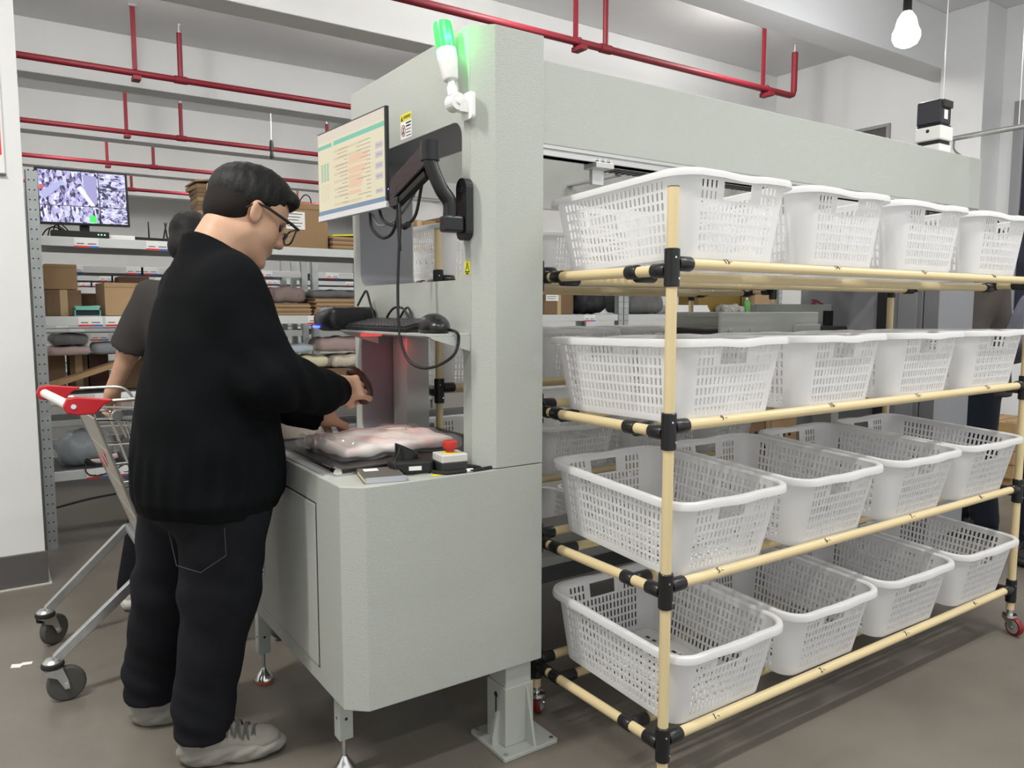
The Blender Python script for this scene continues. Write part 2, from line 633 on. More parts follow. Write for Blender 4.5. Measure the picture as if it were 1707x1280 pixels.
def pendant(x, y, z, label, lit):
    t = thing('pendant_bulb', label, 'light bulb', (x, y, z), group='bulbs hanging from the ceiling')
    MB().cyl((x, y, z + 0.24), (x, y, ZC - 0.002), 0.004, seg=6).build('cord', M_WHITEPL if not lit else M_BLACKMAT, t)
    MB().lathe([(0.006, 0.26), (0.018, 0.25), (0.024, 0.20), (0.024, 0.14), (0.0, 0.139)], (x, y, z), seg=14).build('socket', M_BLACKMAT, t)
    if lit:
        MB().lathe([(0.001, -0.062), (0.03, -0.058), (0.060, -0.042), (0.076, -0.01), (0.076, 0.02), (0.062, 0.05), (0.05, 0.10), (0.026, 0.138)], (x, y, z), seg=20).build(
            'bulb', mat('glowing white bulb', (1, 1, 1), 0.4, emit=(1.0, 0.97, 0.92), estr=14.0), t)
        ld = bpy.data.lights.new('point_light', 'POINT')
        ld.energy = 22
        ld.shadow_soft_size = 0.07
        ld.color = (0.96, 0.97, 1.0)
        lo = bpy.data.objects.new('point_light', ld)
        COL.objects.link(lo)
        lo.location = (x, y, z - 0.14)
    else:
        MB().lathe([(0.001, 0.05), (0.016, 0.052), (0.022, 0.07), (0.022, 0.09), (0.018, 0.11), (0.018, 0.138)], (x, y, z), seg=14).build('bulb', M_BLACKMAT, t)


bpy.data.lights.remove(bulb_l)
pendant(4.54, 2.57, 2.88, 'lit white bulb hanging at upper right over the machine', True)
pendant(2.74, 8.84, 2.93, 'small dark pendant lamp on a white cord, high at upper left', False)
# ================================================================== THE SORTING MACHINE
M_DIMGREY = mat('cabinet grey with shade', (0.235, 0.24, 0.26), 0.5)  # rear cabinet's shade is put into this darker grey; linings share it
XF, XR = 1.085, 1.295          # front and rear of the portal
YN, YF = 1.75, 2.64            # near and far side
mac = thing('sorting_machine', 'large grey sorting machine with portal, work table and long overhead beam', 'machine', (1.0, 2.2, 0))
cab = MB().prism([(0.70, 1.795), (0.75, YN), (XR, YN), (XR, YF), (0.75, YF), (0.70, 2.595)], 0.262, 0.845).build('table_cabinet', M_POWDER, mac, bevel=0.003)
# cabinet door in the front face with its seam, flush handle
dr = MB().prism([(1.965, 0.315), (2.485, 0.315), (2.485, 0.765), (1.965, 0.765)], 0.6955, 0.701, 'x').build('cabinet_door', M_POWDER, mac, bevel=0.0015)
MB().prism([(1.961, 0.311), (2.489, 0.311), (2.489, 0.769), (1.961, 0.769)], 0.6985, 0.7005, 'x').build('door_seam', mat('dark seam', (0.05, 0.05, 0.05), 0.8), mac)
MB().tube([(0.694, 2.455, 0.44), (0.676, 2.455, 0.452), (0.676, 2.455, 0.548), (0.694, 2.455, 0.56)], 0.005, 8).box((0.6925, 2.445, 0.43), (0.6955, 2.465, 0.57)).build('handle', M_CHROME, dr)
# slim legs with levelling feet
for (lx, ly) in ((0.755, 1.94), (0.727, 2.60)):
    lg = MB().box((lx - 0.02, ly - 0.02, 0.105), (lx + 0.02, ly + 0.02, 0.262)).build('leg', M_POWDER, mac, bevel=0.002)
    MB().cyl((lx - 0.0205, ly, 0.165), (lx - 0.0195, ly, 0.165), 0.004).cyl((lx, ly - 0.0206, 0.165), (lx, ly - 0.0195, 0.165), 0.0045).build('bolt_hole', M_INK, lg)
    ft = MB().cyl((lx, ly, 0.03), (lx, ly, 0.11), 0.006, seg=10).lathe([(0.032, 0.008), (0.032, 0.014), (0.018, 0.034), (0.010, 0.045), (0.008, 0.05)], (lx, ly, 0), seg=18).build('levelling_foot', M_CHROME, lg)
    MB().cyl((lx, ly, 0), (lx, ly, 0.009), 0.030, seg=18).build('foot_pad', mat('orange foot pad', (0.75, 0.10, 0.03), 0.6), lg)
# heavy post with sleeve, gussets and bolted base plate
pst = MB().box((1.185, 1.775, 0.17), (1.275, 1.865, 0.262)).build('floor_post', M_POWDER, mac, bevel=0.004)
sl = MB().box((1.180, 1.770, 0.012), (1.280, 1.870, 0.19)).build('post_sleeve', M_POWDER, mac, bevel=0.003)
MB().cyl((1.1790, 1.82, 0.155), (1.1801, 1.82, 0.155), 0.009).box((1.1788, 1.817, 0.10), (1.1801, 1.823, 0.15)).build('slot', M_INK, sl)
MB().prism([(1.770, 0.012), (1.728, 0.012), (1.768, 0.18), (1.770, 0.18)], 1.252, 1.260, 'x').build('gusset', M_POWDER, sl)
MB().prism([(1.180, 0.012), (1.155, 0.012), (1.155, 0.04), (1.172, 0.11), (1.180, 0.11)], 1.80, 1.808, 'y').build('gusset', M_POWDER, sl)
bpl = MB().prism(rrect(1.147, 1.724, 1.338, 1.914, 0.006, 2), 0.0, 0.012).build('base_plate', M_POWDER, mac, bevel=0.002)
for (bx, by) in ((1.162, 1.739), (1.323, 1.739), (1.162, 1.899), (1.323, 1.899)):
    MB().cyl((bx, by, 0.011), (bx, by, 0.0155), 0.0065, seg=8).build('bolt', M_ZINC, bpl)

# portal: front frame with two rounded openings, side columns with chamfered corners, rear frame
hole_up = rrect(1.837, 1.365, 2.545, 1.793, 0.045)
hole_lo = rrect(1.837, 0.80, 2.548, 1.198, 0.045)
MB().prism([(1.795, 0.846), (2.595, 0.846), (2.595, 2.026), (1.795, 2.026)], XF, XF + 0.004, 'x',
           holes=[hole_up, [p if p[1] > 0.86 else (p[0], 0.8465) for p in rrect(1.837, 0.8465, 2.548, 1.198, 0.045) if p[1] > 0.9 or True]]).build('portal_front', M_POWDER, mac)
MB().prism([(1.795, 0.846), (2.595, 0.846), (2.595, 2.026), (1.795, 2.026)], XR - 0.004, XR, 'x',
           holes=[hole_up, rrect(1.837, 0.8465, 2.548, 1.198, 0.045)]).build('portal_rear', M_POWDER, mac)
# sheet linings of the openings
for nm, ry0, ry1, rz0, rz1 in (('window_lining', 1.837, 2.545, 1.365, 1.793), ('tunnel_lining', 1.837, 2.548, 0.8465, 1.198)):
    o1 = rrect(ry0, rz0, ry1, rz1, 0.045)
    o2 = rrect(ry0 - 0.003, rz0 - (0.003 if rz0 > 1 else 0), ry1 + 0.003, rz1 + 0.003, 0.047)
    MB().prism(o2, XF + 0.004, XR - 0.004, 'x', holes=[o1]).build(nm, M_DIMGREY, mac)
MB().prism([(XF, 1.795), (XF + 0.052, YN), (XR, YN), (XR, 1.795)], 0.847, 2.026).build('side_column', M_POWDER, mac, bevel=0.002)
MB().prism([(XF, 2.595), (XR, 2.595), (XR, YF), (XF + 0.052, YF)], 0.847, 2.026).build('side_column', M_POWDER, mac, bevel=0.002)
MB().box((XF + 0.001, 1.796, 2.02), (XR - 0.001, 2.594, 2.0255)).build('portal_top', M_POWDER, mac)
# inner scanner pillar seen through the tunnel (tinted by the red scan light)
MB().box((1.20, 2.42, 0.847), (1.288, 2.53, 1.19)).build('scanner_pillar', M_POWDER2, mac, bevel=0.003)

# conveyor: side rails, belt, front roller
MB().box((0.735, 1.905, 0.8455), (1.34, 2.505, 0.851)).build('belt_bed', M_ZINC, mac)
cb = MB()
bx0, bx1, zc_, rr = 0.752, 1.33, 0.846, 0.0125
prof = [(bx0 - rr * math.sin(a), zc_ + rr * math.cos(a)) for a in [math.pi * i / 8 for i in range(5)]]
cb.prism([(bx1, zc_ + rr), (bx1, zc_ + 0.004)] + [(p[0], p[1]) for p in reversed(prof)], 1.945, 2.465, 'y')
belt = cb.build('conveyor_belt', M_BELT, mac)
MB().cyl((0.744, 1.915, 0.853), (0.744, 1.944, 0.853), 0.012).cyl((0.744, 2.466, 0.853), (0.744, 2.50, 0.853), 0.012).build('roller_end', M_CHROME, mac)
for yy in (1.918, 2.466):
    MB().box((0.75, yy, 0.851), (1.33, yy + 0.026, 0.861)).build('side_rail', M_BLACKPL, mac, bevel=0.002)
MB().box((0.712, 1.93, 0.8452), (0.738, 2.48, 0.8485)).build('belt_lip', M_ALU, mac)

# long overhead beams on both sides, with aluminium track, cross ties, rear column
for nm, y0, y1 in (('overhead_beam', 1.80, 1.85), ('overhead_beam', 2.54, 2.59)):
    MB().box((XR + 0.001, y0, 1.752), (3.872, y1, 1.983)).build(nm, M_POWDER, mac, bevel=0.003)
tr = MB()
for (a, b) in ((1.742, 1.7515), (1.722, 1.736)):
    tr.box((XR + 0.002, 1.80, a), (3.555, 1.85, b))
tr.box((XR + 0.002, 1.808, 1.722), (3.555, 1.842, 1.7515))
tr.build('aluminium_track', M_ALU, mac)
tr = MB().box((XR + 0.002, 2.53, 1.69), (3.86, 2.56, 1.7515)).build('aluminium_track', M_ALU, mac)
for x in (1.52, 2.53, 3.25):
    br = MB().box((x, 1.79, 1.706), (x + 0.07, 1.85, 1.7215)).box((x + 0.01, 1.82, 1.66), (x + 0.055, 1.835, 1.706)).build('track_bracket', M_ALU, mac, bevel=0.001)
    for dx in (0.012, 0.034, 0.056):
        MB().cyl((x + dx, 1.79, 1.7285), (x + dx, 1.799, 1.7285), 0.005, seg=8).build('bolt', M_CHROME, br)
for x in (1.40, 2.2, 3.0, 3.7):
    MB().box((x, 1.851, 1.93), (x + 0.05, 2.539, 1.96)).build('cross_tie', M_POWDER2, mac)
# cable chain lying along the inside of the beam
cc = thing('cable_chain', 'black plastic cable chain along the inside of the overhead beam', 'cable chain', (1.9, 2.2, 1.80))
chain = MB().box((1.90, 2.16, 1.800), (3.3, 2.24, 1.826)).build('channel', M_BLACKMAT, cc)
lk = MB()
for i in range(46):
    lk.box((1.905 + i * 0.03, 2.155, 1.797), (1.905 + i * 0.03 + 0.018, 2.245, 1.829))
lk = lk.build('links', M_BLACKPL, cc)
lk['kind'] = 'stuff'
for x in (2.0, 2.9):
    MB().box((x, 2.245, 1.79), (x + 0.03, 2.539, 1.797)).build('support_arm', M_ALU, cc)
# rear column and its cabinet panels
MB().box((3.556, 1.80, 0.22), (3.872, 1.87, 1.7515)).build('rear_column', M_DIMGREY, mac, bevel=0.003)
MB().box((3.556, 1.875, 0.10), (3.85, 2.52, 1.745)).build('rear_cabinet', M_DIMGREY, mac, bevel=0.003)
MB().box((3.548, 2.04, 0.12), (3.5555, 2.09, 1.74)).build('rail_slot', M_BLACKMAT, mac)
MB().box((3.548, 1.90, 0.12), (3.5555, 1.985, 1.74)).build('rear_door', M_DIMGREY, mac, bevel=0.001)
MB().box((3.59, 1.83, 0.0), (3.65, 1.89, 0.10)).box((3.59, 1.83, 0.0995), (3.65, 1.869, 0.22)).build('rear_leg', M_POWDER, mac)
MB().box((3.59, 2.44, 0.0), (3.65, 2.50, 0.10)).build('rear_leg', M_POWDER, mac)
MB().box((3.80, 2.44, 0.0), (3.845, 2.50, 0.10)).build('rear_leg', M_POWDER, mac)
MB().box((3.80, 1.88, 0.0), (3.845, 1.94, 0.10)).build('rear_leg', M_POWDER, mac)

# travelling carriage between the racks
cr = MB().box((2.40, 2.06, 1.145), (3.04, 2.075, 1.275)).build('carriage_side', M_POWDER, mac, bevel=0.004)
for (bx, bz) in ((2.45, 1.20), (2.58, 1.20), (2.90, 1.20)):
    MB().cyl((bx, 2.052, bz), (bx, 2.061, bz), 0.009, seg=10).build('screw', M_CHROME, cr)
MB().box((2.86, 2.045, 1.165), (3.035, 2.060, 1.222)).build('latch_plate', M_POWDER2, cr, bevel=0.003)
MB().box((2.40, 2.34, 1.145), (3.04, 2.355, 1.275)).build('carriage_side', M_POWDER, mac, bevel=0.004)
MB().box((2.42, 2.08, 1.17), (3.30, 2.335, 1.21)).build('carriage_belt', M_BELT, mac, bevel=0.01)
MB().box((2.92, 2.30, 1.225), (3.50, 2.335, 1.312)).build('carriage_guard', M_POWDER, mac, bevel=0.003)
MB().box((3.43, 2.29, 1.20), (3.50, 2.2995, 1.28)).build('motor_block', M_BLACKPL, mac)
MB().box((2.40, 2.10, 1.00), (3.50, 2.30, 1.14)).build('carriage_base', M_POWDER2, mac, bevel=0.003)
MB().box((1.36, 2.17, 0.95), (3.546, 2.23, 0.999)).build('guide_rail', M_ALU, mac)
MB().box((1.36, 2.12, 0.32), (3.546, 2.28, 0.40)).build('lower_rail', M_GREYSH, mac)
MB().box((1.40, 2.00, 0.43), (3.2, 2.40, 0.46)).build('lower_tray', mat('dull steel tray', (0.28, 0.28, 0.27), 0.5, 0.3), mac)
for x in (1.45, 3.3):
    MB().box((x, 2.15, 0.0), (x + 0.06, 2.25, 0.95)).build('track_support', M_POWDER2, mac)
wi = MB()
for k in range(5):
    wi.tube(spline([(3.33 + 0.01 * k, 2.30, 1.313), (3.36, 2.305 + 0.004 * k, 1.322 + 0.003 * k), (3.40, 2.31, 1.321 + 0.002 * k), (3.45 - 0.006 * k, 2.315, 1.314)], 5), 0.003, 6)
wi.build('wire_bundle', mat('red wire', (0.30, 0.05, 0.07), 0.5), mac)

# servo motor on the beam end
sm_ = thing('servo_motor', 'black and white servo motor standing on the end of the beam', 'motor', (3.62, 1.90, 1.98))
MB().box((3.575, 1.845, 1.984), (3.675, 1.955, 2.03)).build('gearbox_base', M_WHITEPL, sm_, bevel=0.004)
MB().box((3.58, 1.85, 2.03), (3.67, 1.95, 2.047)).build('flange', M_BLACKMAT, sm_, bevel=0.002)
MB().box((3.57, 1.84, 2.047), (3.68, 1.96, 2.11)).build('gearbox', M_WHITEPL, sm_, bevel=0.006)
MB().cyl((3.5695, 1.90, 2.09), (3.5705, 1.90, 2.09), 0.008).build('plug', M_INK, sm_)
MB().box((3.578, 1.848, 2.110), (3.672, 1.952, 2.118)).build('gasket', M_BLACKMAT, sm_)
MB().box((3.57, 1.845, 2.118), (3.665, 1.955, 2.225)).build('motor_body', mat('dark blue black motor', (0.018, 0.020, 0.028), 0.4), sm_, bevel=0.008)
MB().box((3.58, 1.836, 2.19), (3.66, 1.845, 2.222)).build('connector', M_BLACKPL, sm_, bevel=0.002)
MB().box((3.60, 1.8435, 2.14), (3.63, 1.845, 2.18)).build('type_plate', M_PAPER, sm_)

# steel conduit hung across the beam end
cd = thing('conduit_pipe', 'horizontal steel conduit hung on wires across the far beam end', 'pipe', (3.75, 1.2, 2.072))
MB().cyl((3.75, 0.2, 2.072), (3.75, 1.96, 2.076), 0.012, seg=12).build('pipe', M_ZINC, cd)
for (wy, wx) in ((1.60, 3.75), (1.93, 3.75)):
    MB().cyl((wx, wy, 2.085), (wx, wy, ZC - 0.001), 0.0018, seg=5).build('hanging_wire', M_WHITEPL, cd)
MB().tube(spline([(3.75, 1.87, 2.062), (3.74, 1.865, 2.03), (3.745, 1.855, 2.01), (3.735, 1.83, 1.99)], 6), 0.005, 8).build('cable', mat('grey cable', (0.2, 0.2, 0.2), 0.5), cd)
# ================================================================== PIPE RACKS WITH BASKETS
RX0, RX1 = 1.375, 3.305
LEVEL = [0.168, 0.572, 0.978, 1.378]     # height of the short side rails
PR = 0.0140                              # pipe radius


def sleeve(name, p0, p1, parent, r=0.0185):
    """black joint sleeve with a rounded end and a screw"""
    p0, p1 = Vector(p0), Vector(p1)
    d = (p1 - p0).normalized()
    m = MB().tube([p0, p0 + d * 0.002, p1 - d * 0.002, p1], [r * 0.93, r, r, r * 0.93], 14)
    return m.build(name, M_BLACKPL, parent)


def caster(x, y, ztop, parent, ang):
    zc = 0.036
    c = thing('x', '', '')
    bpy.data.objects.remove(c)
    mt = Matrix.Translation((x, y, 0)) @ Matrix.Rotation(ang, 4, 'Z')
    k = MB().lathe([(0.012, ztop), (0.012, ztop - 0.02), (0.026, ztop - 0.022), (0.027, ztop - 0.032), (0.018, ztop - 0.036)], seg=16, mtx=mt)
    for s in (-1, 1):
        k.prism([(-0.022, ztop - 0.034), (0.022, ztop - 0.034), (0.036, zc + 0.006), (0.030, zc - 0.010), (0.020, zc - 0.008)], s * 0.0165 - 0.001, s * 0.0165 + 0.001, 'y', mtx=mt)
    k = k.build('caster', M_CHROME, parent)
    MB().lathe([(0.0001, -0.0125), (0.026, -0.0125), (0.026, 0.0125), (0.0001, 0.0125)], (0.025, 0, zc), 'y', 22, mtx=mt).build('hub', mat('grey wheel hub', (0.35, 0.35, 0.35), 0.4), k)
    MB().lathe([(0.0261, -0.0115), (0.033, -0.0115), (0.0355, -0.006), (0.0355, 0.006), (0.033, 0.0115), (0.0261, 0.0115)], (0.025, 0, zc), 'y', 22, mtx=mt).build('tread', M_REDWHEEL, k)
    MB().lathe([(0.0001, -0.020), (0.006, -0.020), (0.006, 0.020), (0.0001, 0.020)], (0.025, 0, zc), 'y', 10, mtx=mt).build('axle_bolt', M_CHROME, k)
    return k


def pipe_rack(yf, yb, label, numbers):
    """yf: side towards the viewer, yb: far side"""
    t = thing('pipe_rack', label, 'rack', (RX0, yf, 0), group='cream pipe racks beside the machine')
    for x in (RX0, RX1):
        for y in (yf, yb):
            MB().cyl((x, y, 0.098), (x, y, 1.575), PR, seg=14).build('post', M_CREAM, t)
            MB().cyl((x, y, 1.5751), (x, y, 1.5772), PR * 1.03, seg=14).build('end_cap', M_GREYSH, t)
            caster(x, y, 0.10, t, R(35 if x == RX0 else -110))
    sgn = 1 if yb > yf else -1
    for li, z in enumerate(LEVEL):
        zx = z + 0.012
        for x in (RX0, RX1):
            MB().cyl((x, yf + 0.02, z), (x, yb - 0.02, z), PR, seg=12).build('side_rail', M_CREAM, t)
            for y, s in ((yf, 1), (yb, -1)):
                # corner joint: collar round the post with two arms
                j = MB().tube([(x, y, z - 0.040), (x, y, z - 0.038), (x, y, z + 0.050), (x, y, z + 0.052)], [0.0175, 0.0192, 0.0192, 0.0175], 14).build('corner_joint', M_BLACKPL, t)
                sleeve('side_arm', (x, y + s * 0.014, z), (x, y + s * 0.062, z), j)
                sx = 1 if x == RX0 else -1
                sleeve('long_arm', (x + sx * 0.014, y, zx + 0.004), (x + sx * 0.062, y, zx + 0.004), j)
                MB().cyl((x - 0.006, y - 0.0195, z + 0.03), (x - 0.006, y - 0.018, z + 0.03), 0.003, seg=6).cyl((x + 0.006, y - 0.0195, z - 0.02), (x + 0.006, y - 0.018, z - 0.02), 0.003, seg=6).build('screw', M_CHROME, j)
        # long rails at front and back
        for y in (yf, yb):
            MB().cyl((RX0 + 0.03, y, zx + 0.004), (RX1 - 0.03, y, zx + 0.004), PR, seg=14).build('long_rail', M_CREAM, t)
        # two support rails carried by T joints on the side rails
        for yq in (yf + 0.135 * sgn, yb - 0.10 * sgn):
            MB().cyl((RX0 + 0.02, yq, z - 0.008), (RX1 - 0.02, yq, z - 0.008), PR, seg=12).build('support_rail', M_CREAM, t)
            for x, sx in ((RX0, 1), (RX1, -1)):
                j = sleeve('t_joint', (x, yq - 0.020, z), (x, yq + 0.020, z), t)
                sleeve('joint_arm', (x + sx * 0.012, yq, z - 0.008), (x + sx * 0.072, yq, z - 0.008), j)
        if numbers:
            for q in range(4):
                xx = RX0 + 0.125 + q * 0.475 + 0.06
                mt = Matrix.Translation((xx, yf - PR * 0.72, zx + 0.004 + PR * 0.74)) @ Matrix.Rotation(R(45), 4, 'X')
                text_mesh(str(li * 4 + q + 1), 0.022, M_INK, mt, 'marker_number', t)
                MB().cbox((xx + 0.012, yf - PR * 0.71, zx + 0.004 + PR * 0.72), (0.0012, 0.014, 0.0012), None).build('marker_tick', M_INK, t)
    return t


rack_front = pipe_rack(1.335, 1.885, 'cream pipe rack on casters in the foreground holding white baskets', True)
rack_back = pipe_rack(2.505, 3.055, 'cream pipe rack on the far side of the machine, mostly hidden', False)


# ------------------------------------------------------------------ the basket (one mesh, copied)
BW, BL, BH = 0.462, 0.575, 0.212        # outer rim size and height
def basket_meshes():
    bw0, bl0 = 0.365, 0.468              # bottom
    bw1, bl1 = 0.425, 0.538              # top of the wall
    rc0, rc1 = 0.045, 0.060

    def sect(t):
        w = (bw0 + (bw1 - bw0) * t) / 2
        l = (bl0 + (bl1 - bl0) * t) / 2
        r = rc0 + (rc1 - rc0) * t
        return w, l, r, BH * t * 0.985 + 0.002
    bm = bmesh.new()

    def side(axis, sg, ncol, handle):
        # grid lines along the side
        edge = 0.018
        us = [0.0]
        span = 1 - 2 * edge
        pitch = span / ncol
        solid = []
        for c in range(ncol):
            a = edge + c * pitch + pitch * 0.24
            b = edge + (c + 1) * pitch - pitch * 0.24
            us += [a, b]
        us.append(1.0)
        nrow = 7
        vs_ = [0.0]
        v0, v1 = 0.07, 0.93
        vp = (v1 - v0) / nrow
        for r in range(nrow):
            vs_ += [v0 + r * vp + vp * 0.13, v0 + (r + 1) * vp - vp * 0.13]
        vs_.append(1.0)
        nu, nv = len(us), len(vs_)
        grid = {}
        for j, v in enumerate(vs_):
            w, l, r, z = sect(v)
            for i, u in enumerate(us):
                if axis == 'x':      # side facing +-x, runs along y
                    p = (sg * w, (-1 + 2 * u) * (l - r), z)
                else:
                    p = ((-1 + 2 * u) * (w - r), sg * l, z)
                grid[i, j] = bm.verts.new(p)
        for j in range(nv - 1):
            for i in range(nu - 1):
                row, col = (j - 1) // 2, (i - 1) // 2
                hole = (i % 2 == 1) and (j % 2 == 1)
                if handle:
                    c0, c1 = ncol * 0.30, ncol * 0.70
                    mid = c0 <= col <= c1 - 1
                    inh = (us[i] >= us[1 + 2 * int(c0)] - 1e-6) and (us[i + 1] <= us[2 * int(c1)] + 1e-6)
                    top2 = vs_[j] >= v0 + 5 * vp - 1e-6
                    if inh and vs_[j] >= v0 + 5.1 * vp and vs_[j + 1] <= v0 + 7.0 * vp:
                        hole = True
                    elif top2 and (us[i] >= us[1 + 2 * int(c0)] - 2 * pitch) and (us[i + 1] <= us[2 * int(c1)] + 2 * pitch):
                        hole = False
                if hole:
                    continue
                q = [grid[i, j], grid[i + 1, j], grid[i + 1, j + 1], grid[i, j + 1]]
                flip = (sg > 0) if axis == 'x' else (sg < 0)
                bm.faces.new(q if flip else q[::-1])
        return grid, vs_
    side('x', 1, 24, False)
    side('x', -1, 24, False)
    g, vs_ = side('y', 1, 18, True)
    side('y', -1, 18, True)
    # solid rounded corners
    for sx in (-1, 1):
        for sy in (-1, 1):
            prev = None
            for k in range(6):
                a = math.pi / 2 * k / 5
                colv = []
                for v in vs_:
                    w, l, r, z = sect(v)
                    colv.append(bm.verts.new((sx * (w - r + r * math.cos(a)), sy * (l - r + r * math.sin(a)), z)))
                if prev:
                    for j in range(len(vs_) - 1):
                        q = [prev[j], colv[j], colv[j + 1], prev[j + 1]]
                        bm.faces.new(q if sx * sy > 0 else q[::-1])
                prev = colv
    # slotted bottom
    w, l, r, z = sect(0)
    nx, ny = 10, 13
    xs = [-(w - r)] + [c for q in range(nx) for c in (-(w - r) + (q + 0.22) * 2 * (w - r) / nx, -(w - r) + (q + 0.78) * 2 * (w - r) / nx)] + [w - r]
    ys = [-(l - r)] + [c for q in range(ny) for c in (-(l - r) + (q + 0.15) * 2 * (l - r) / ny, -(l - r) + (q + 0.85) * 2 * (l - r) / ny)] + [l - r]
    gv = {(i, j): bm.verts.new((x, y, z)) for i, x in enumerate(xs) for j, y in enumerate(ys)}
    for i in range(len(xs) - 1):
        for j in range(len(ys) - 1):
            if i % 2 == 1 and j % 2 == 1:
                continue
            bm.faces.new([gv[i, j], gv[i, j + 1], gv[i + 1, j + 1], gv[i + 1, j]])
    for (xa, xb, ya, yb) in ((-(w - r), w - r, -l, -(l - r)), (-(w - r), w - r, l - r, l), (-w, -(w - r), -(l - r), l - r), (w - r, w, -(l - r), l - r)):
        bm.faces.new([bm.verts.new(p) for p in ((xa, ya, z), (xa, yb, z), (xb, yb, z), (xb, ya, z))])
    for sx in (-1, 1):
        for sy in (-1, 1):
            pts = [(sx * (w - r), sy * (l - r), z)] + [(sx * (w - r + r * math.cos(a)), sy * (l - r + r * math.sin(a)), z) for a in [math.pi / 2 * k / 5 for k in range(6)]]
            f = bm.faces.new([bm.verts.new(p) for p in (pts if sx * sy < 0 else pts[::-1])])
    bmesh.ops.remove_doubles(bm, verts=bm.verts, dist=1e-5)
    bmesh.ops.solidify(bm, geom=bm.faces[:], thickness=0.0026)
    bmesh.ops.recalc_face_normals(bm, faces=bm.faces)
    me = bpy.data.meshes.new('basket_body')
    bm.to_mesh(me)
    bm.free()
    me.shade_smooth()
    me.set_sharp_from_angle(angle=R(30))
    me.materials.append(M_BASKET)
    # rim: rolled lip swept round the opening, dipping over the handles
    path = []
    wv, lv, r = bw1 / 2, bl1 / 2, rc1
    for (cx, cy, a0) in ((wv - r, lv - r, 0), (-(wv - r), lv - r, 90), (-(wv - r), -(lv - r), 180), (wv - r, -(lv - r), 270)):
        for i in range(8):
            a = R(a0 + 90 * i / 7)
            path.append((cx + r * math.cos(a), cy + r * math.sin(a), math.cos(a), math.sin(a)))
        if a0 in (0, 180):      # along the short sides, where the handles are
            s = 1 if a0 == 0 else -1
            for q in (0.8, 0.55, 0.35, 0.15, -0.15, -0.35, -0.55, -0.8):
                path.append((s * q * (wv - r), s * lv, 0, s))
        else:
            s = -1 if a0 == 90 else 1
            for q in (0.5, 0, -0.5):
                path.append((s * wv, -s * q * (lv - r) if s > 0 else q * (lv - r), s, 0))
    prof = [(-0.003, -0.010), (-0.003, -0.001), (0.001, 0.0035), (0.009, 0.0045), (0.0165, 0.002), (0.0185, -0.004), (0.0185, -0.0155), (0.0160, -0.0155), (0.0155, -0.006), (0.011, -0.0015), (0.003, -0.002), (0.0005, -0.010)]
    rings = []
    for (x, y, nx_, ny_) in path:
        dip = 0.0
        if abs(ny_) > 0.99 and abs(x) < wv - r + 1e-6:
            dip = 0.0034 * (1 + math.cos(math.pi * min(1, abs(x) / (0.62 * (wv - r))))) / 2 * 1.5
        rings.append([(x + nx_ * (a if a < 0.004 else a), y + ny_ * a, BH + b - dip * (1.0 if a > 0.004 else 0.7)) for a, b in prof])
    rb = MB()
    rings.append(rings[0])
    rb.loft(rings, caps=False)
    rim = rb.mesh('rim')
    rim.materials.append(M_RIM)
    return me, rim


bas_me, rim_me = basket_meshes()
TIER = ['bottom', 'second lowest', 'third lowest', 'top']
POS = ['beside the corner post', 'second from the corner post', 'third from the corner post', 'at its right end']
BZ = [0.204, 0.602, 0.990, 1.398]
tilts = [R(-3.0), R(-3.2), R(1.0), R(2.6)]


def place_basket(x, y, z, tilt, rz, label, group):
    b = thing('plastic_basket', label, 'basket', (x, y, z), group=group)
    b.rotation_euler = (tilt, 0, rz)
    o = link('basket_body', bas_me, None, b, loc=(0, 0, 0))
    o2 = link('rim', rim_me, None, b, loc=(0, 0, 0))
    return b


for li, z in enumerate(LEVEL):
    for q in range(4):
        xx = RX0 + 0.235 + q * 0.481 + random.uniform(-0.004, 0.004)
        yy = 1.585
        place_basket(xx, yy + random.uniform(-0.004, 0.004), BZ[li], -tilts[li], R(random.uniform(-0.8, 0.8)),
                     'white slotted basket, %s tier of front rack, %s' % (TIER[li], POS[q]), 'baskets on the front rack')
for li, z in enumerate(LEVEL):
    for q in range(4):
        xx = RX0 + 0.235 + q * 0.481
        place_basket(xx, 2.80, z + 0.0095, 0.0, R(random.uniform(-0.8, 0.8)),
                     'white slotted basket, %s tier of rack behind machine, %s' % (TIER[li], ['leftmost', 'second from the left', 'third from the left', 'rightmost'][q]), 'baskets on the rear rack')
# ================================================================== PEOPLE
M_SKIN = mat('light tan skin', (0.56, 0.335, 0.225), 0.48, noise=0.10, nscale=30, spec=0.35)
M_HAIR = mat('black hair', (0.008, 0.0075, 0.008), 0.55, spec=0.3, bump=0.9, bscale=260, stretch=(1.0, 1.0, 0.35))
M_SWEAT = mat('black knit sweater', (0.0038, 0.0043, 0.0052), 0.9, bump=0.25, bscale=500, spec=0.12)
M_DENIM = mat('black washed denim', (0.0085, 0.0092, 0.0135), 0.85, noise=0.3, nscale=9, bump=0.3, bscale=600, spec=0.25, col2=(0.005, 0.0055, 0.008))
M_GTEE = mat('charcoal cotton tee', (0.050, 0.046, 0.045), 0.85, noise=0.1, nscale=6, spec=0.2)
M_SHOEU = mat('grey mesh shoe upper', (0.30, 0.285, 0.25), 0.8, bump=0.4, bscale=900, noise=0.15, nscale=40)
M_SHOES = mat('grey foam sole', (0.27, 0.255, 0.225), 0.65, noise=0.1, nscale=20)
M_LACE = mat('dark grey lace', (0.11, 0.105, 0.09), 0.8)


def join_meshes(name, mes):
    v, f = [], []
    for me in mes:
        o = len(v)
        v += [tuple(x.co) for x in me.vertices]
        f += [tuple(i + o for i in p.vertices) for p in me.polygons]
        bpy.data.meshes.remove(me)
    me = bpy.data.meshes.new(name)
    me.from_pydata(v, [], f)
    me.shade_smooth()
    return me


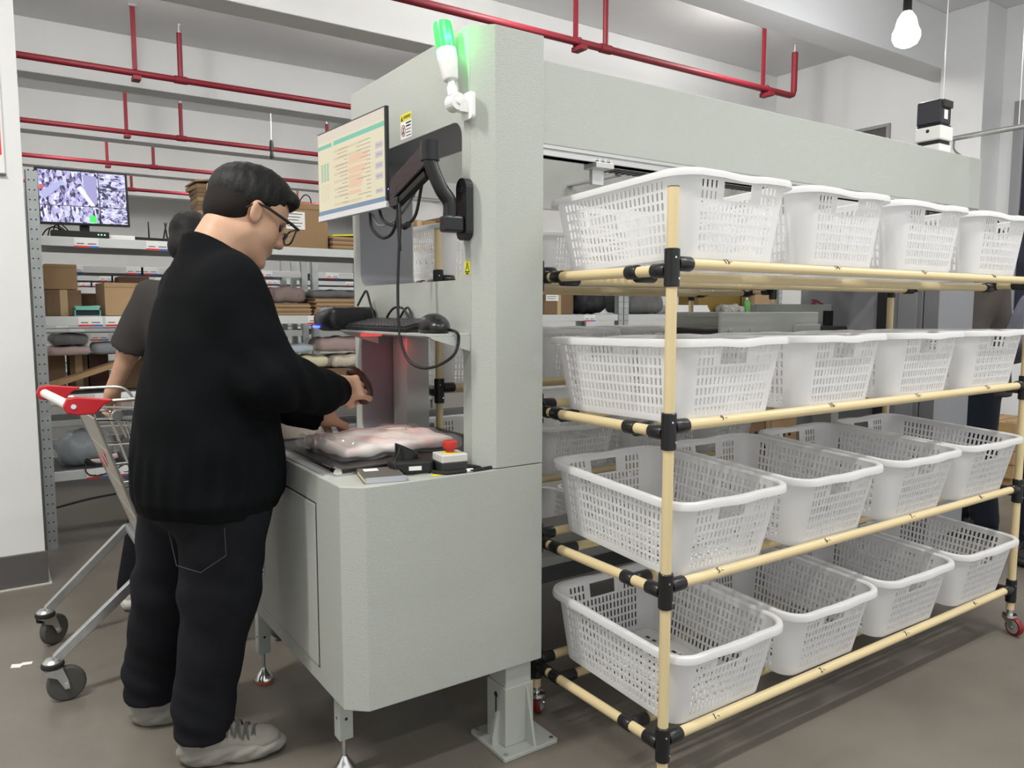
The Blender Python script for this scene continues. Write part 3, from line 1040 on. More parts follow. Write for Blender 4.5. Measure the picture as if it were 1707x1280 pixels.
def tf(p, M):
    return tuple(M @ Vector(p))


def xf_prims(prims, M):
    """transform primitives by a rigid+uniform-scale matrix"""
    s = M.to_scale()[0]
    Rm = M.to_quaternion().to_matrix()
    out = []
    for p in prims:
        kk = None
        if isinstance(p[0], tuple):
            p, kk = p
        if p[0] == 'cap':
            q = s_cap(tf(p[1], M), tf(p[2], M), p[3] * s, p[4] * s)
        elif p[0] == 'ell':
            q = ('ell', np.array(tf(p[1], M), np.float32), p[2] * s, np.array(Rm, np.float32) @ p[3])
        elif p[0] == 'box':
            q = ('box', np.array(tf(p[1], M), np.float32), p[2] * s, np.array(Rm, np.float32) @ p[3], p[4] * s)
        out.append((q, kk) if kk else q)
    return out


def bounds(prims, pad=0.015):
    lo, hi = np.array([9e9] * 3), np.array([-9e9] * 3)
    for p in prims:
        if isinstance(p[0], tuple):
            p = p[0]
        if p[0] == 'cap':
            r = max(p[3], p[4])
            pts = [p[1] - r, p[1] + r, p[2] - r, p[2] + r]
        elif p[0] == 'ell':
            r = p[2].max()
            pts = [p[1] - r, p[1] + r]
        else:
            r = np.linalg.norm(p[2])
            pts = [p[1] - r, p[1] + r]
        for q in pts:
            lo, hi = np.minimum(lo, q), np.maximum(hi, q)
    return (lo - pad).tolist(), (hi + pad).tolist()


def head_prims():
    """upright head, +x forward, origin between the ears"""
    P = [s_ell((-0.012, 0, 0.035), (0.098, 0.077, 0.086)),
         (s_ell((0.032, 0, -0.035), (0.060, 0.060, 0.080)), 0.03),
         (s_ell((0.045, 0, 0.035), (0.047, 0.060, 0.052)), 0.03)]
    for s in (-1, 1):
        P += [(s_cap((0.0, s * 0.043, -0.058), (0.060, s * 0.016, -0.100), 0.026, 0.019), 0.025),
              (s_ell((0.048, s * 0.040, -0.030), (0.030, 0.026, 0.032)), 0.02)]
    P += [(s_ell((0.072, 0, -0.103), (0.017, 0.022, 0.015)), 0.015),
          (s_cap((0.080, -0.032, 0.020), (0.080, 0.032, 0.020), 0.009, 0.009), 0.015),
          (s_cap((0.084, 0, 0.010), (0.106, 0, -0.030), 0.007, 0.0125), 0.012),
          (s_ell((0.095, 0.011, -0.035), (0.010, 0.008, 0.008)), 0.008),
          (s_ell((0.095, -0.011, -0.035), (0.010, 0.008, 0.008)), 0.008),
          (s_ell((0.087, 0, -0.061), (0.008, 0.022, 0.0055)), 0.006),
          (s_ell((0.084, 0, -0.0735), (0.008, 0.018, 0.006)), 0.006)]
    for s in (-1, 1):
        P += [(s_ell((-0.004, s * 0.079, -0.002), (0.018, 0.008, 0.031), (0, R(-12), s * R(-18))), 0.006)]
    return P


def head_cuts():
    C = []
    for s in (-1, 1):
        C += [(s_ell((0.083, s * 0.030, 0.002), (0.014, 0.019, 0.011)), 0.01),
              (s_ell((0.002, s * 0.0885, 0.002), (0.0085, 0.006, 0.019)), 0.005)]
    return C


def hand_prims(curl, thumb, side=1):
    """+x to the fingertips, +y*side is the thumb side, +z back of the hand; curl = per finger 3 angles"""
    P = [s_box((0.045, 0, 0), (0.088, 0.078, 0.026), 0.012), (s_cap((-0.03, 0, 0), (0.02, 0, 0), 0.026, 0.030), 0.02),
         (s_ell((0.03, side * 0.028, -0.008), (0.032, 0.018, 0.016)), 0.015)]
    base = [0.030, 0.010, -0.011, -0.030]
    ln = [(0.042, 0.026, 0.020), (0.046, 0.029, 0.021), (0.043, 0.027, 0.020), (0.034, 0.020, 0.018)]
    for i in range(4):
        x, y, z = 0.086 - (0.006 if i == 3 else 0), side * base[i], 0.002
        a = 0.0
        sp = side * (0.10, 0.03, -0.04, -0.12)[i]
        r = (0.0088, 0.0092, 0.0088, 0.0078)[i]
        for k in range(3):
            a += curl[i][k]
            d = ln[i][k]
            nx = x + d * math.cos(a)
            nz = z - d * math.sin(a)
            ny = y + d * sp * math.cos(a)
            P.append((s_cap((x, y, z), (nx, ny, nz), r, r * 0.93), 0.006 if k else 0.010))
            x, y, z = nx, ny, nz
            r *= 0.93
    pts = [(0.018, side * 0.030, -0.006)] + [(t[0], side * t[1], t[2]) for t in thumb]
    rr = [0.0145, 0.0115, 0.0105, 0.0085]
    for k in range(len(pts) - 1):
        P.append((s_cap(pts[k], pts[k + 1], rr[k], rr[k + 1]), 0.010))
    return P


def frame(o, xdir, zdir, s=1.0):
    x = Vector(xdir).normalized()
    z = Vector(zdir)
    z = (z - x * z.dot(x)).normalized()
    y = z.cross(x)
    m = Matrix((x, y, z)).transposed().to_4x4() * 1.0
    m = Matrix.Translation(o) @ m @ Matrix.Scale(s, 4)
    return m


def sdf_auto(name, prims, h, k=0.02, **kw):
    lo, hi = bounds(prims)
    return sdf_mesh(name, prims, lo, hi, h, k, **kw)


def shoe(parent, M, upper, sole, lace, name='shoe', scale=1.0):
    """chunky running shoe, heel at origin, +x to the toe"""
    root = sdf_mesh('upper', [s_ell((0.055, 0, 0.075), (0.056, 0.040, 0.062)), (s_cap((0.09, 0, 0.065), (0.225, 0.004, 0.042), 0.042, 0.030), 0.03),
                              (s_ell((0.215, 0.004, 0.048), (0.060, 0.046, 0.030)), 0.02), (s_cap((0.07, 0, 0.10), (0.125, 0, 0.092), 0.038, 0.026), 0.02)],
                    (-0.02, -0.07, 0.005), (0.30, 0.07, 0.155), 0.005, 0.02, cuts=[s_box((0.14, 0, 0.0), (0.6, 0.4, 0.06), 0.002), (s_ell((0.055, 0, 0.150), (0.040, 0.028, 0.04)), 0.01)])
    root.transform(M)
    o = link(name, root, upper, parent)

    def swav(G):
        return 0.0022 * np.sin(G[..., 0] * 95 + 3 * np.sin(G[..., 2] * 90)) * (np.abs(G[..., 1]) > 0.02)
    so = sdf_mesh('sole', [s_ell((0.062, 0, 0.034), (0.072, 0.046, 0.040)), (s_ell((0.205, 0.004, 0.030), (0.088, 0.053, 0.031)), 0.03), (s_box((0.13, 0.0, 0.026), (0.16, 0.086, 0.046), 0.018), 0.03)],
                  (-0.02, -0.075, -0.01), (0.31, 0.075, 0.09), 0.005, 0.02, disp=swav,
                  cuts=[s_box((0.14, 0, -0.1), (0.6, 0.4, 0.2), 0.001), s_box((0.14, 0, 0.13), (0.6, 0.4, 0.145), 0.001, (0, R(5), 0)), (s_cap((0.31, -0.1, -0.024), (0.31, 0.1, -0.024), 0.04, 0.04), 0.02), (s_cap((-0.025, -0.1, -0.024), (-0.025, 0.1, -0.024), 0.04, 0.04), 0.02)])
    so.transform(M)
    link('sole', so, sole, o)
    lb = MB()
    for i in range(6):
        x = 0.118 + i * 0.021
        z = 0.120 - i * 0.0095
        s = 1 if i % 2 else -1
        lb.tube([tf((x - 0.006, -0.034, z - 0.026), M), tf((x - 0.002, -0.022, z - 0.004), M), tf((x, 0, z + 0.0035), M), tf((x + 0.006, 0.022, z - 0.004), M), tf((x + 0.008, 0.034, z - 0.026), M)], 0.0032, 6)
        lb.tube([tf((x + 0.010, -0.034, z - 0.028), M), tf((x + 0.004, -0.022, z - 0.004), M), tf((x + 0.002, 0, z + 0.003), M), tf((x - 0.002, 0.022, z - 0.004), M), tf((x - 0.006, 0.034, z - 0.026), M)], 0.0032, 6)
    for s in (-1, 1):
        lb.tube([tf(p, M) for p in spline([(0.115, 0, 0.125), (0.125, s * 0.02, 0.155), (0.145, s * 0.028, 0.160), (0.140, s * 0.014, 0.135), (0.118, 0, 0.124)], 5)], 0.0024, 6)
        lb.tube([tf(p, M) for p in spline([(0.116, 0, 0.126), (0.128, s * 0.024, 0.108), (0.135, s * 0.042, 0.082)], 5)], 0.0024, 6)
    lb.build('laces', lace, o)
    return o


# ---------------------------------------------------------------- the man at the machine
PH = R(10)
MAN = Matrix.Translation((0.505, 2.24, 0)) @ Matrix.Rotation(PH, 4, 'Z') @ Matrix.Scale(-1, 4, (0, 1, 0))   # local: (forward, right, up)
# a mirror keeps 'right' positive; meshes made in it get their faces turned round
def to_world(me, M):
    me.transform(M)
    if M.determinant() < 0:
        me.flip_normals()
    return me


man = thing('person', 'man in black sweater and black jeans scanning a parcel at the machine', 'person', (0.505, 2.24, 0))

HM = Matrix.Translation((0.122, 0.0, 1.548)) @ Matrix.Rotation(R(25), 4, 'Y') @ Matrix.Rotation(R(6), 4, 'Z') @ Matrix.Scale(1.09, 4)
hp = xf_prims(head_prims(), HM)
neck = [(s_cap((0.085, 0, 1.50), (0.022, 0, 1.39), 0.062, 0.064), 0.03), (s_cap((0.045, 0, 1.50), (0.012, 0, 1.44), 0.058, 0.063), 0.03)]
hc = xf_prims(head_cuts(), HM)
head_me = sdf_mesh('head', hp + neck + [(s_ell((0.025, 0, 1.28), (0.065, 0.10, 0.10)), 0.04)], (-0.16, -0.2, 1.17), (0.28, 0.2, 1.70), 0.005, 0.025, cuts=hc)
# arms with hands (right hand grips the scanner, left hand presses on the bag)
gr = (R(30), R(62), R(40))
RH = frame((0.338, 0.105, 1.048), (0.95, -0.10, -0.04), (-0.03, 0.90, 0.40), 1.0)
rh = xf_prims(hand_prims([(R(22), R(68), R(45)), gr, gr, (R(34), R(62), R(40))], [(0.050, 0.046, -0.022), (0.078, 0.040, -0.040), (0.098, 0.026, -0.050)], 1), RH)
rh += [(s_cap((0.338, 0.105, 1.048), (0.16, 0.20, 1.07), 0.032, 0.045), 0.02)]
LH = frame((0.362, -0.025, 0.952), (0.78, -0.10, -0.42), (0.42, 0.10, 0.80), 1.0)
lh = xf_prims(hand_prims([(R(30), R(20), R(12)), (R(48), R(55), R(35)), (R(52), R(60), R(40)), (R(52), R(58), R(38))], [(0.048, 0.046, -0.016), (0.078, 0.044, -0.032), (0.100, 0.036, -0.044)], -1), LH)
lh += [(s_cap((0.362, -0.025, 0.952), (0.22, -0.12, 1.03), 0.030, 0.042), 0.02)]
body = join_meshes('body', [head_me, sdf_auto('rh', rh, 0.0035, 0.01), sdf_auto('lh', lh, 0.0035, 0.01)])
to_world(body, MAN)
link('body', body, M_SKIN, man)


def tz(z, tab):
    zs = [t[0] for t in tab]
    return [np.interp(z, zs, [t[i] for t in tab]) for i in range(1, len(tab[0]))]


def torso_fn(tab, z0, z1):
    def f(P):
        z = P[..., 2]
        c, A, B = tz(z, tab)
        k = np.sqrt(((P[..., 0] - c) / A) ** 2 + (P[..., 1] / B) ** 2)
        d = (k - 1) * np.minimum(A, B)
        return np.maximum(np.maximum(d, z0 - z), z - z1)
    return ('fn', f)


SW = [(0.70, -0.020, 0.178, 0.200), (0.745, -0.016, 0.186, 0.208), (0.775, -0.014, 0.200, 0.222), (0.90, -0.012, 0.198, 0.220), (1.0, -0.012, 0.186, 0.215), (1.2, -0.002, 0.150, 0.205),
      (1.32, 0.008, 0.130, 0.185), (1.385, 0.020, 0.112, 0.150), (1.43, 0.025, 0.096, 0.118), (1.475, 0.018, 0.078, 0.086), (1.52, 0.015, 0.07, 0.075)]


def knit(G):
    x, y, z = G[..., 0], G[..., 1], G[..., 2]
    w = 0.0030 * np.sin(34 * z + 9 * x + 3 * np.sin(11 * y)) * np.sin(21 * y + 13 * x + 1.3)
    arm = np.exp(-(((x - 0.10) ** 2 + (np.abs(y) - 0.22) ** 2 + (z - 1.10) ** 2) / 0.014))
    w += 0.006 * arm * np.sin(75 * (x + 0.7 * z))
    low = np.exp(-((z - 0.84) / 0.07) ** 2)
    w += 0.004 * low * np.sin(26 * np.arctan2(y, x) + 8 * z)
    return w


sw_prims = [torso_fn(SW, 0.732, 1.52),
            (s_cap((0.000, 0.155, 1.345), (0.062, 0.225, 1.105), 0.080, 0.082), 0.06), (s_cap((0.060, 0.232, 1.105), (0.255, 0.150, 1.045), 0.080, 0.066), 0.03), (s_cap((0.255, 0.150, 1.045), (0.325, 0.115, 1.040), 0.064, 0.050), 0.02),
            (s_cap((0.015, -0.155, 1.345), (0.110, -0.205, 1.10), 0.078, 0.078), 0.06), (s_cap((0.100, -0.215, 1.10), (0.285, -0.065, 0.985), 0.078, 0.060), 0.03), (s_cap((0.285, -0.065, 0.985), (0.345, -0.030, 0.958), 0.060, 0.050), 0.02)]
sw = sdf_mesh('sweater', sw_prims, (-0.30, -0.34, 0.70), (0.42, 0.36, 1.52), 0.0075, 0.03, disp=knit, smooth_it=2,
              cuts=[(s_box((0.104, 0, 1.577), (0.5, 0.5, 0.3), 0.002, (0, R(29.7), 0)), 0.004), s_cap((0.338, 0.10, 1.04), (0.40, 0.08, 1.035), 0.040, 0.050), s_cap((0.355, -0.028, 0.953), (0.42, 0.0, 0.92), 0.040, 0.050),
                    s_box((0.36, 0.0, 0.60), (0.34, 1.2, 0.50), 0.002, (0, 0, R(-0.0)))])
to_world(sw, MAN)
sweater = link('sweater', sw, M_SWEAT, man)
# ribbed hem and cuffs
MB().tube([tf((0.026 + 0.868 * 0.080 * math.cos(a), 0.079 * math.sin(a), 1.447 - 0.495 * 0.080 * math.cos(a)), MAN) for a in [2 * math.pi * i / 28 for i in range(28)]], 0.0085, 8, closed=True).build('collar', M_SWEAT, sweater)


def denim(G):
    x, y, z = G[..., 0], G[..., 1], G[..., 2]
    w = 0.0035 * np.sin(30 * z + 14 * x) * np.sin(17 * y + 9 * z)
    lowf = np.clip((0.34 - z) / 0.25, 0, 1)
    w += 0.0045 * lowf * np.sin(88 * z + 26 * x + 19 * y) * (0.6 + 0.4 * np.sin(23 * x - 17 * y))
    kn = np.exp(-((z - 0.52) / 0.08) ** 2)
    w += 0.0025 * kn * np.sin(60 * z + 46 * x - 30 * y)
    return w


tr_prims = [s_ell((-0.02, -0.01, 0.80), (0.165, 0.19, 0.16)),
            (s_cap((-0.005, 0.085, 0.78), (-0.018, 0.055, 0.50), 0.128, 0.104), 0.03), (s_cap((-0.018, 0.055, 0.50), (-0.060, 0.010, 0.16), 0.102, 0.080), 0.03), (s_cap((-0.060, 0.010, 0.16), (-0.062, 0.008, 0.085), 0.082, 0.078), 0.02),
            (s_cap((-0.035, -0.10, 0.78), (-0.060, -0.205, 0.47), 0.128, 0.102), 0.03), (s_cap((-0.060, -0.205, 0.47), (-0.088, -0.310, 0.16), 0.100, 0.082), 0.03), (s_cap((-0.088, -0.310, 0.16), (-0.090, -0.314, 0.09), 0.084, 0.080), 0.02)]
trs = sdf_mesh('trousers', tr_prims, (-0.27, -0.43, 0.02), (0.22, 0.25, 0.92), 0.008, 0.02, disp=denim, smooth_it=2,
               cuts=[s_box((0, 0, -0.06), (2, 2, 0.25), 0.002, (0, R(6), 0)), s_box((0.38, 0.0, 0.60), (0.40, 1.2, 0.50), 0.002)])
to_world(trs, MAN)
trousers = link('trousers', trs, M_DENIM, man)
# back pocket stitched on the seat
pk = MB()
for (a, b) in (((-0.155, 0.07, 0.70), (-0.150, 0.10, 0.615)), ((-0.150, 0.10, 0.615), (-0.110, 0.155, 0.600)), ((-0.110, 0.155, 0.600), (-0.060, 0.20, 0.645)), ((-0.060, 0.20, 0.645), (-0.062, 0.20, 0.72))):
    pk.tube([tf(a, MAN), tf(b, MAN)], 0.0014, 6)
pk.build('pocket_stitching', mat('grey stitching', (0.026, 0.027, 0.033), 0.8), trousers)

for (hx, hy) in ((0.384, 2.243), (0.305, 2.556)):
    SM = Matrix.Translation((hx, hy, 0.0)) @ Matrix.Rotation(R(-20.8), 4, 'Z')
    shoe(man, SM, M_SHOEU, M_SHOES, M_LACE)

# short hair
def hair_noise(G):
    return 0.0014 * np.sin(170 * G[..., 0] + 60 * G[..., 2]) * np.sin(150 * G[..., 1] + 40 * G[..., 2]) + 0.0012 * np.sin(310 * G[..., 0]) * np.sin(290 * G[..., 1] + 1)


HCUT = [(s_box((0.165, 0, -0.035), (0.20, 0.4, 0.20), 0.004), 0.006), (s_box((0.095, 0, -0.085), (0.19, 0.4, 0.20), 0.004), 0.006),
        (s_ell((0.0, 0.085, -0.008), (0.026, 0.03, 0.036)), 0.004), (s_ell((0.0, -0.085, -0.008), (0.026, 0.03, 0.036)), 0.004)]
hair = sdf_mesh('hair', [s_ell((-0.013, 0, 0.046), (0.105, 0.083, 0.088)), (s_ell((0.030, 0, 0.088), (0.074, 0.066, 0.046), (0, R(14), 0)), 0.02), (s_cap((0.080, -0.045, 0.080), (0.082, 0.045, 0.078), 0.020, 0.020), 0.02)],
                (-0.15, -0.11, -0.1), (0.14, 0.11, 0.16), 0.0045, 0.02, disp=hair_noise, smooth_it=1, cuts=HCUT + [(s_box((0.0, 0, -0.093), (0.6, 0.4, 0.20), 0.004, (0, R(-24), 0)), 0.012)])
hair.transform(HM)
to_world(hair, MAN)
link('hair', hair, M_HAIR, man)
# cropped fade at the back and sides
fade = sdf_mesh('cropped_hair', [s_ell((-0.013, 0, 0.038), (0.1005, 0.0790, 0.087)), (s_ell((-0.052, 0, -0.008), (0.058, 0.070, 0.058)), 0.02)],
                (-0.15, -0.11, -0.1), (0.14, 0.11, 0.16), 0.0045, 0.02, smooth_it=1, cuts=HCUT + [s_box((0.0, 0, -0.157), (0.6, 0.4, 0.20), 0.004, (0, R(-22), 0))])
fade.transform(HM)
to_world(fade, MAN)
link('cropped_hair', fade, mat('cropped dark hair over skin', (0.017, 0.0135, 0.012), 0.8, noise=0.3, nscale=220, spec=0.2), man)
# glasses
GM = MAN @ HM
gl = MB()
def se(c):
    return math.copysign(abs(c) ** 0.6, c)


for s in (-1, 1):
    gl.tube([tf(p, GM) for p in ((0.116, s * 0.068, 0.012), (0.09, s * 0.078, 0.014), (0.02, s * 0.0845, 0.020), (-0.012, s * 0.084, 0.018), (-0.032, s * 0.080, -0.006))], [0.0042, 0.0045, 0.004, 0.003, 0.0025], 8)
    gl.tube([tf((0.112 + 0.005 * math.cos(a) * 0 + 0.004 * (1 - abs(math.cos(a))), s * (0.036 + 0.029 * se(math.cos(a))), -0.006 + 0.021 * se(math.sin(a))), GM) for a in [2 * math.pi * i / 20 for i in range(20)]], 0.0026, 7, closed=True)
gl.tube([tf(p, GM) for p in ((0.114, -0.009, 0.0), (0.118, 0, 0.003), (0.114, 0.009, 0.0))], 0.0022, 6)
glasses = gl.build('glasses', M_BLACKPL, man)
gg = MB()
for s in (-1, 1):
    gg.add([tf((0.1135, s * (0.036 + 0.028 * se(math.cos(a))), -0.006 + 0.020 * se(math.sin(a))), GM) for a in [2 * math.pi * i / 20 for i in range(20)]], [tuple(range(20))])
gg.build('lens', mat('clear lens', (0.95, 0.97, 1.0), 0.05, trans=0.0, alpha=0.18), glasses)
for s in (-1, 1):
    ey = MB()
    ey.lathe([(0.0005, -0.011), (0.008, -0.0075), (0.011, 0), (0.008, 0.0075), (0.0005, 0.011)], (0.076, s * 0.031, 0.0), 'x', 12, mtx=GM)
    ey.tube([tf((0.090, s * (0.018 + 0.006 * i), 0.021 + 0.003 * math.sin(i * 0.7)), GM) for i in range(6)], 0.0028, 6)
    ey.build('eye', mat('dark eyes', (0.02, 0.014, 0.012), 0.2), man)

# handheld scanner in his right hand
hs = thing('handheld_scanner', 'small black and brown handheld scanner gripped in the man\'s hand', 'scanner', tuple(MAN @ Vector((0.43, 0.07, 1.0))))
scn = MB()
arc = spline([(0.392, 0.070, 1.098), (0.425, 0.074, 1.090), (0.452, 0.078, 1.062), (0.466, 0.080, 1.028), (0.458, 0.080, 1.004), (0.436, 0.078, 0.998)], 5)
scn.tube([tf(p, MAN) for p in arc], [0.008, 0.011, 0.013, 0.0145] + [0.0150] * (len(arc) - 8) + [0.0145, 0.013, 0.011, 0.008], 12)
scn.build('shell', mat('glossy brown black shell', (0.045, 0.020, 0.016), 0.25), hs)
scn = MB().tube([tf(p, MAN) for p in spline([(0.396, 0.066, 1.078), (0.420, 0.070, 1.060), (0.438, 0.072, 1.034), (0.434, 0.074, 1.012)], 5)], 0.011, 10).build('grip', M_BLACKMAT, hs)

# ---------------------------------------------------------------- helpers for the people further back
def bystander(label, pos, ang, height, top_mat, leg_mat, shoe_cols, arm_l, arm_r, short_sleeve, head_pitch=15, long_hair=0.0, foot=((0.03, 0.11), (-0.04, -0.11)), group=None, h=0.011):
    """arm_l / arm_r: (elbow, wrist) in (forward, right, up) for a 1.70 m figure"""
    s = height / 1.70
    M = Matrix.Translation((*pos, 0)) @ Matrix.Rotation(ang, 4, 'Z') @ Matrix.Scale(s, 4) @ Matrix.Scale(-1, 4, (0, 1, 0))
    p = thing('person', label, 'person', (*pos, 0), group=group)
    Hm = Matrix.Translation((0.03, 0, 1.575)) @ Matrix.Rotation(R(head_pitch), 4, 'Y')
    bod = [sdf_mesh('hd', xf_prims(head_prims(), Hm) + [(s_cap((0.01, 0, 1.53), (-0.01, 0, 1.40), 0.054, 0.062), 0.02), (s_ell((-0.01, 0, 1.30), (0.09, 0.15, 0.12)), 0.04)],
                    (-0.16, -0.17, 1.2), (0.17, 0.17, 1.71), 0.0075, 0.025, cuts=xf_prims(head_cuts(), Hm))]
    tabl = [(0.74, -0.01, 0.150, 0.185), (0.95, -0.005, 0.140, 0.175), (1.2, -0.01, 0.125, 0.190), (1.32, -0.015, 0.110, 0.185), (1.385, -0.01, 0.090, 0.140), (1.43, -0.005, 0.075, 0.085), (1.47, 0.0, 0.066, 0.066)]
    tp = [torso_fn(tabl, 0.76, 1.452)]
    hem = []
    for sd, (el, wr) in ((1, arm_r), (-1, arm_l)):
        sh = (-0.01, sd * 0.165, 1.345)
        if short_sleeve:
            mid = tuple(np.array(sh) * 0.15 + np.array(el) * 0.85)
            tp.append((s_cap(sh, mid, 0.070, 0.086), 0.04))
            dd = (np.array(el) - np.array(sh)) / np.linalg.norm(np.array(el) - np.array(sh))
            hem.append((s_cap(tuple(np.array(mid) + dd * 0.20), tuple(np.array(mid) + dd * 0.30), 0.19, 0.19), 0.004))
        else:
            tp += [(s_cap(sh, el, 0.072, 0.066), 0.04), (s_cap(el, wr, 0.064, 0.048), 0.025)]
        dirv = (np.array(wr) - np.array(el))
        dirv = dirv / np.linalg.norm(dirv)
        Hf = frame(tuple(np.array(wr)), tuple(dirv), (dirv[2] * 0.3 + 0.4, sd * 0.75, 0.5), 0.97)
        hd = xf_prims(hand_prims([(R(35), R(60), R(40))] * 4, [(0.050, 0.044, -0.016), (0.078, 0.038, -0.034), (0.094, 0.028, -0.044)], -sd), Hf)
        bod.append(sdf_auto('h', hd + [(s_cap(el, wr, 0.045, 0.029), 0.02), (s_cap(sh, el, 0.05, 0.045), 0.02)], 0.006, 0.012))
    me = join_meshes('body', bod)
    link('body', to_world(me, M), M_SKIN, p)
    me = sdf_mesh('top', tp, (-0.35, -0.42, 0.72), (0.5, 0.42, 1.50), h, 0.03, disp=lambda G: 0.003 * np.sin(30 * G[..., 2] + 12 * G[..., 0]) * np.sin(22 * G[..., 1]), smooth_it=1,
                  cuts=[(s_ell((0.01, 0, 1.475), (0.075, 0.07, 0.045)), 0.006)] + (hem if short_sleeve else []))
    link('shirt' if short_sleeve else 'jacket', to_world(me, M), top_mat, p)
    lp = [s_ell((-0.01, 0, 0.85), (0.135, 0.170, 0.14))]
    for sd, (fx, fy) in ((1, foot[0]), (-1, foot[1])):
        lp += [(s_cap((0, sd * 0.085, 0.82), (fx * 0.5 + 0.01, fy * 0.6 + sd * 0.04, 0.47), 0.108, 0.082), 0.03), (s_cap((fx * 0.5 + 0.01, fy * 0.6 + sd * 0.04, 0.47), (fx - 0.02, fy, 0.10), 0.080, 0.068), 0.03)]
    me = sdf_mesh('legs', lp, (-0.26, -0.33, 0.03), (0.26, 0.33, 1.02), h, 0.02, cuts=[s_box((0, 0, -0.06), (2, 2, 0.26), 0.002)], smooth_it=1)
    link('trousers', to_world(me, M), leg_mat, p)
    me = sdf_mesh('hair', [s_ell((-0.014, 0, 0.042), (0.108, 0.088, 0.093)), (s_ell((0.02, 0, 0.085), (0.085, 0.074, 0.055)), 0.02), (s_ell((-0.05, 0, -0.02 - long_hair), (0.068, 0.080, 0.075)), 0.02)],
                  (-0.16, -0.12, -0.16), (0.15, 0.12, 0.17), 0.006, 0.02, disp=hair_noise,
                  cuts=[(s_box((0.150, 0, -0.045), (0.20, 0.4, 0.21), 0.004), 0.006), (s_box((0.115, 0, -0.09), (0.19, 0.4, 0.20), 0.004), 0.006)])
    me.transform(Hm)
    link('hair', to_world(me, M), M_HAIR, p)
    for sd, (fx, fy) in ((1, foot[0]), (-1, foot[1])):
        w = M @ Vector((fx - 0.085, fy, 0))
        shoe(p, Matrix.Translation((w.x, w.y, 0)) @ Matrix.Rotation(ang - sd * R(6), 4, 'Z') @ Matrix.Scale(0.96 * s, 4), *shoe_cols)
    return p


M_WSHOE = mat('off white shoe', (0.62, 0.60, 0.55), 0.6)
M_DSHOE = mat('dark shoe', (0.03, 0.03, 0.032), 0.6)
M_BROWNJ = mat('brown grey jacket', (0.085, 0.072, 0.062), 0.8, noise=0.35, nscale=7)
M_BLUEG = mat('blue grey jacket', (0.16, 0.17, 0.21), 0.8, noise=0.15, nscale=10)
M_NAVY = mat('navy denim', (0.012, 0.018, 0.030), 0.8)
bystander('person in charcoal t-shirt with hand on the trolley, behind the man in black', (0.74, 3.58), R(62), 1.70, M_GTEE, M_DENIM, (M_WSHOE, M_WSHOE, M_WSHOE),
          ((0.05, -0.29, 1.10), (0.08, -0.375, 0.93)), ((0.10, 0.23, 1.10), (0.28, 0.12, 1.0)), True, head_pitch=22, long_hair=0.02, foot=((0.05, 0.12), (-0.10, -0.25)))
bystander('person in brown grey jacket behind the far end of the baskets', (4.66, 2.12), R(118), 1.80, M_BROWNJ, M_NAVY, (M_DSHOE, M_DSHOE, M_DSHOE),
          ((0.05, -0.24, 1.10), (0.28, -0.10, 1.16)), ((0.05, 0.24, 1.10), (0.28, 0.10, 1.16)), False, head_pitch=28)
bystander('person in blue grey jacket and navy jeans at the right edge', (4.45, 1.60), R(200), 1.66, M_BLUEG, M_NAVY, (M_DSHOE, M_DSHOE, M_DSHOE),
          ((0.02, -0.25, 1.10), (0.24, -0.15, 1.14)), ((0.02, 0.25, 1.10), (0.24, 0.15, 1.14)), False, head_pitch=25)
# ================================================================== SHOPPING TROLLEY
ct = thing('shopping_trolley', 'chrome wire shopping trolley with red and white handle behind the man', 'trolley', (0.3, 3.08, 0))
YA, YC = 2.84, 3.32


def swivel(x, y, ang, parent):
    mt = Matrix.Translation((x, y, 0)) @ Matrix.Rotation(ang, 4, 'Z')
    k = MB().lathe([(0.010, 0.150), (0.022, 0.148), (0.030, 0.140), (0.030, 0.136), (0.012, 0.134)], seg=16, mtx=mt)
    for s in (-1, 1):
        k.prism([(-0.024, 0.118), (0.026, 0.118), (0.042, 0.07), (0.044, 0.045), (0.030, 0.045), (0.010, 0.085), (-0.020, 0.10)], s * 0.022 - 0.0015, s * 0.022 + 0.0015, 'y', mtx=mt)
    k.box((-0.026, -0.0235, 0.1165), (0.028, 0.0235, 0.1205), mtx=mt)
    k = k.build('caster', M_ZINC, parent)
    MB().lathe([(0.020, 0.1205), (0.033, 0.121), (0.035, 0.128), (0.033, 0.1355), (0.020, 0.136)], seg=18, mtx=mt).build('swivel_ring', M_RUBBER, k)
    MB().lathe([(0.0001, -0.012), (0.040, -0.014), (0.040, 0.014), (0.0001, 0.012)], (0.036, 0, 0.058), 'y', 24, mtx=mt).build('wheel_hub', mat('grey plastic hub', (0.26, 0.25, 0.24), 0.5), k)
    MB().lathe([(0.0405, -0.015), (0.053, -0.014), (0.058, -0.007), (0.058, 0.007), (0.053, 0.014), (0.0405, 0.015)], (0.036, 0, 0.058), 'y', 24, mtx=mt).build('tyre', mat('grey rubber tyre', (0.075, 0.07, 0.066), 0.6), k)
    MB().lathe([(0.0001, -0.028), (0.008, -0.028), (0.008, 0.028), (0.0001, 0.028)], (0.036, 0, 0.058), 'y', 10, mtx=mt).build('axle_bolt', M_CHROME, k)


swivel(0.115, 2.84, R(0), ct)
swivel(0.120, 3.34, R(40), ct)
swivel(0.86, 2.90, R(20), ct)
swivel(0.86, 3.28, R(-20), ct)
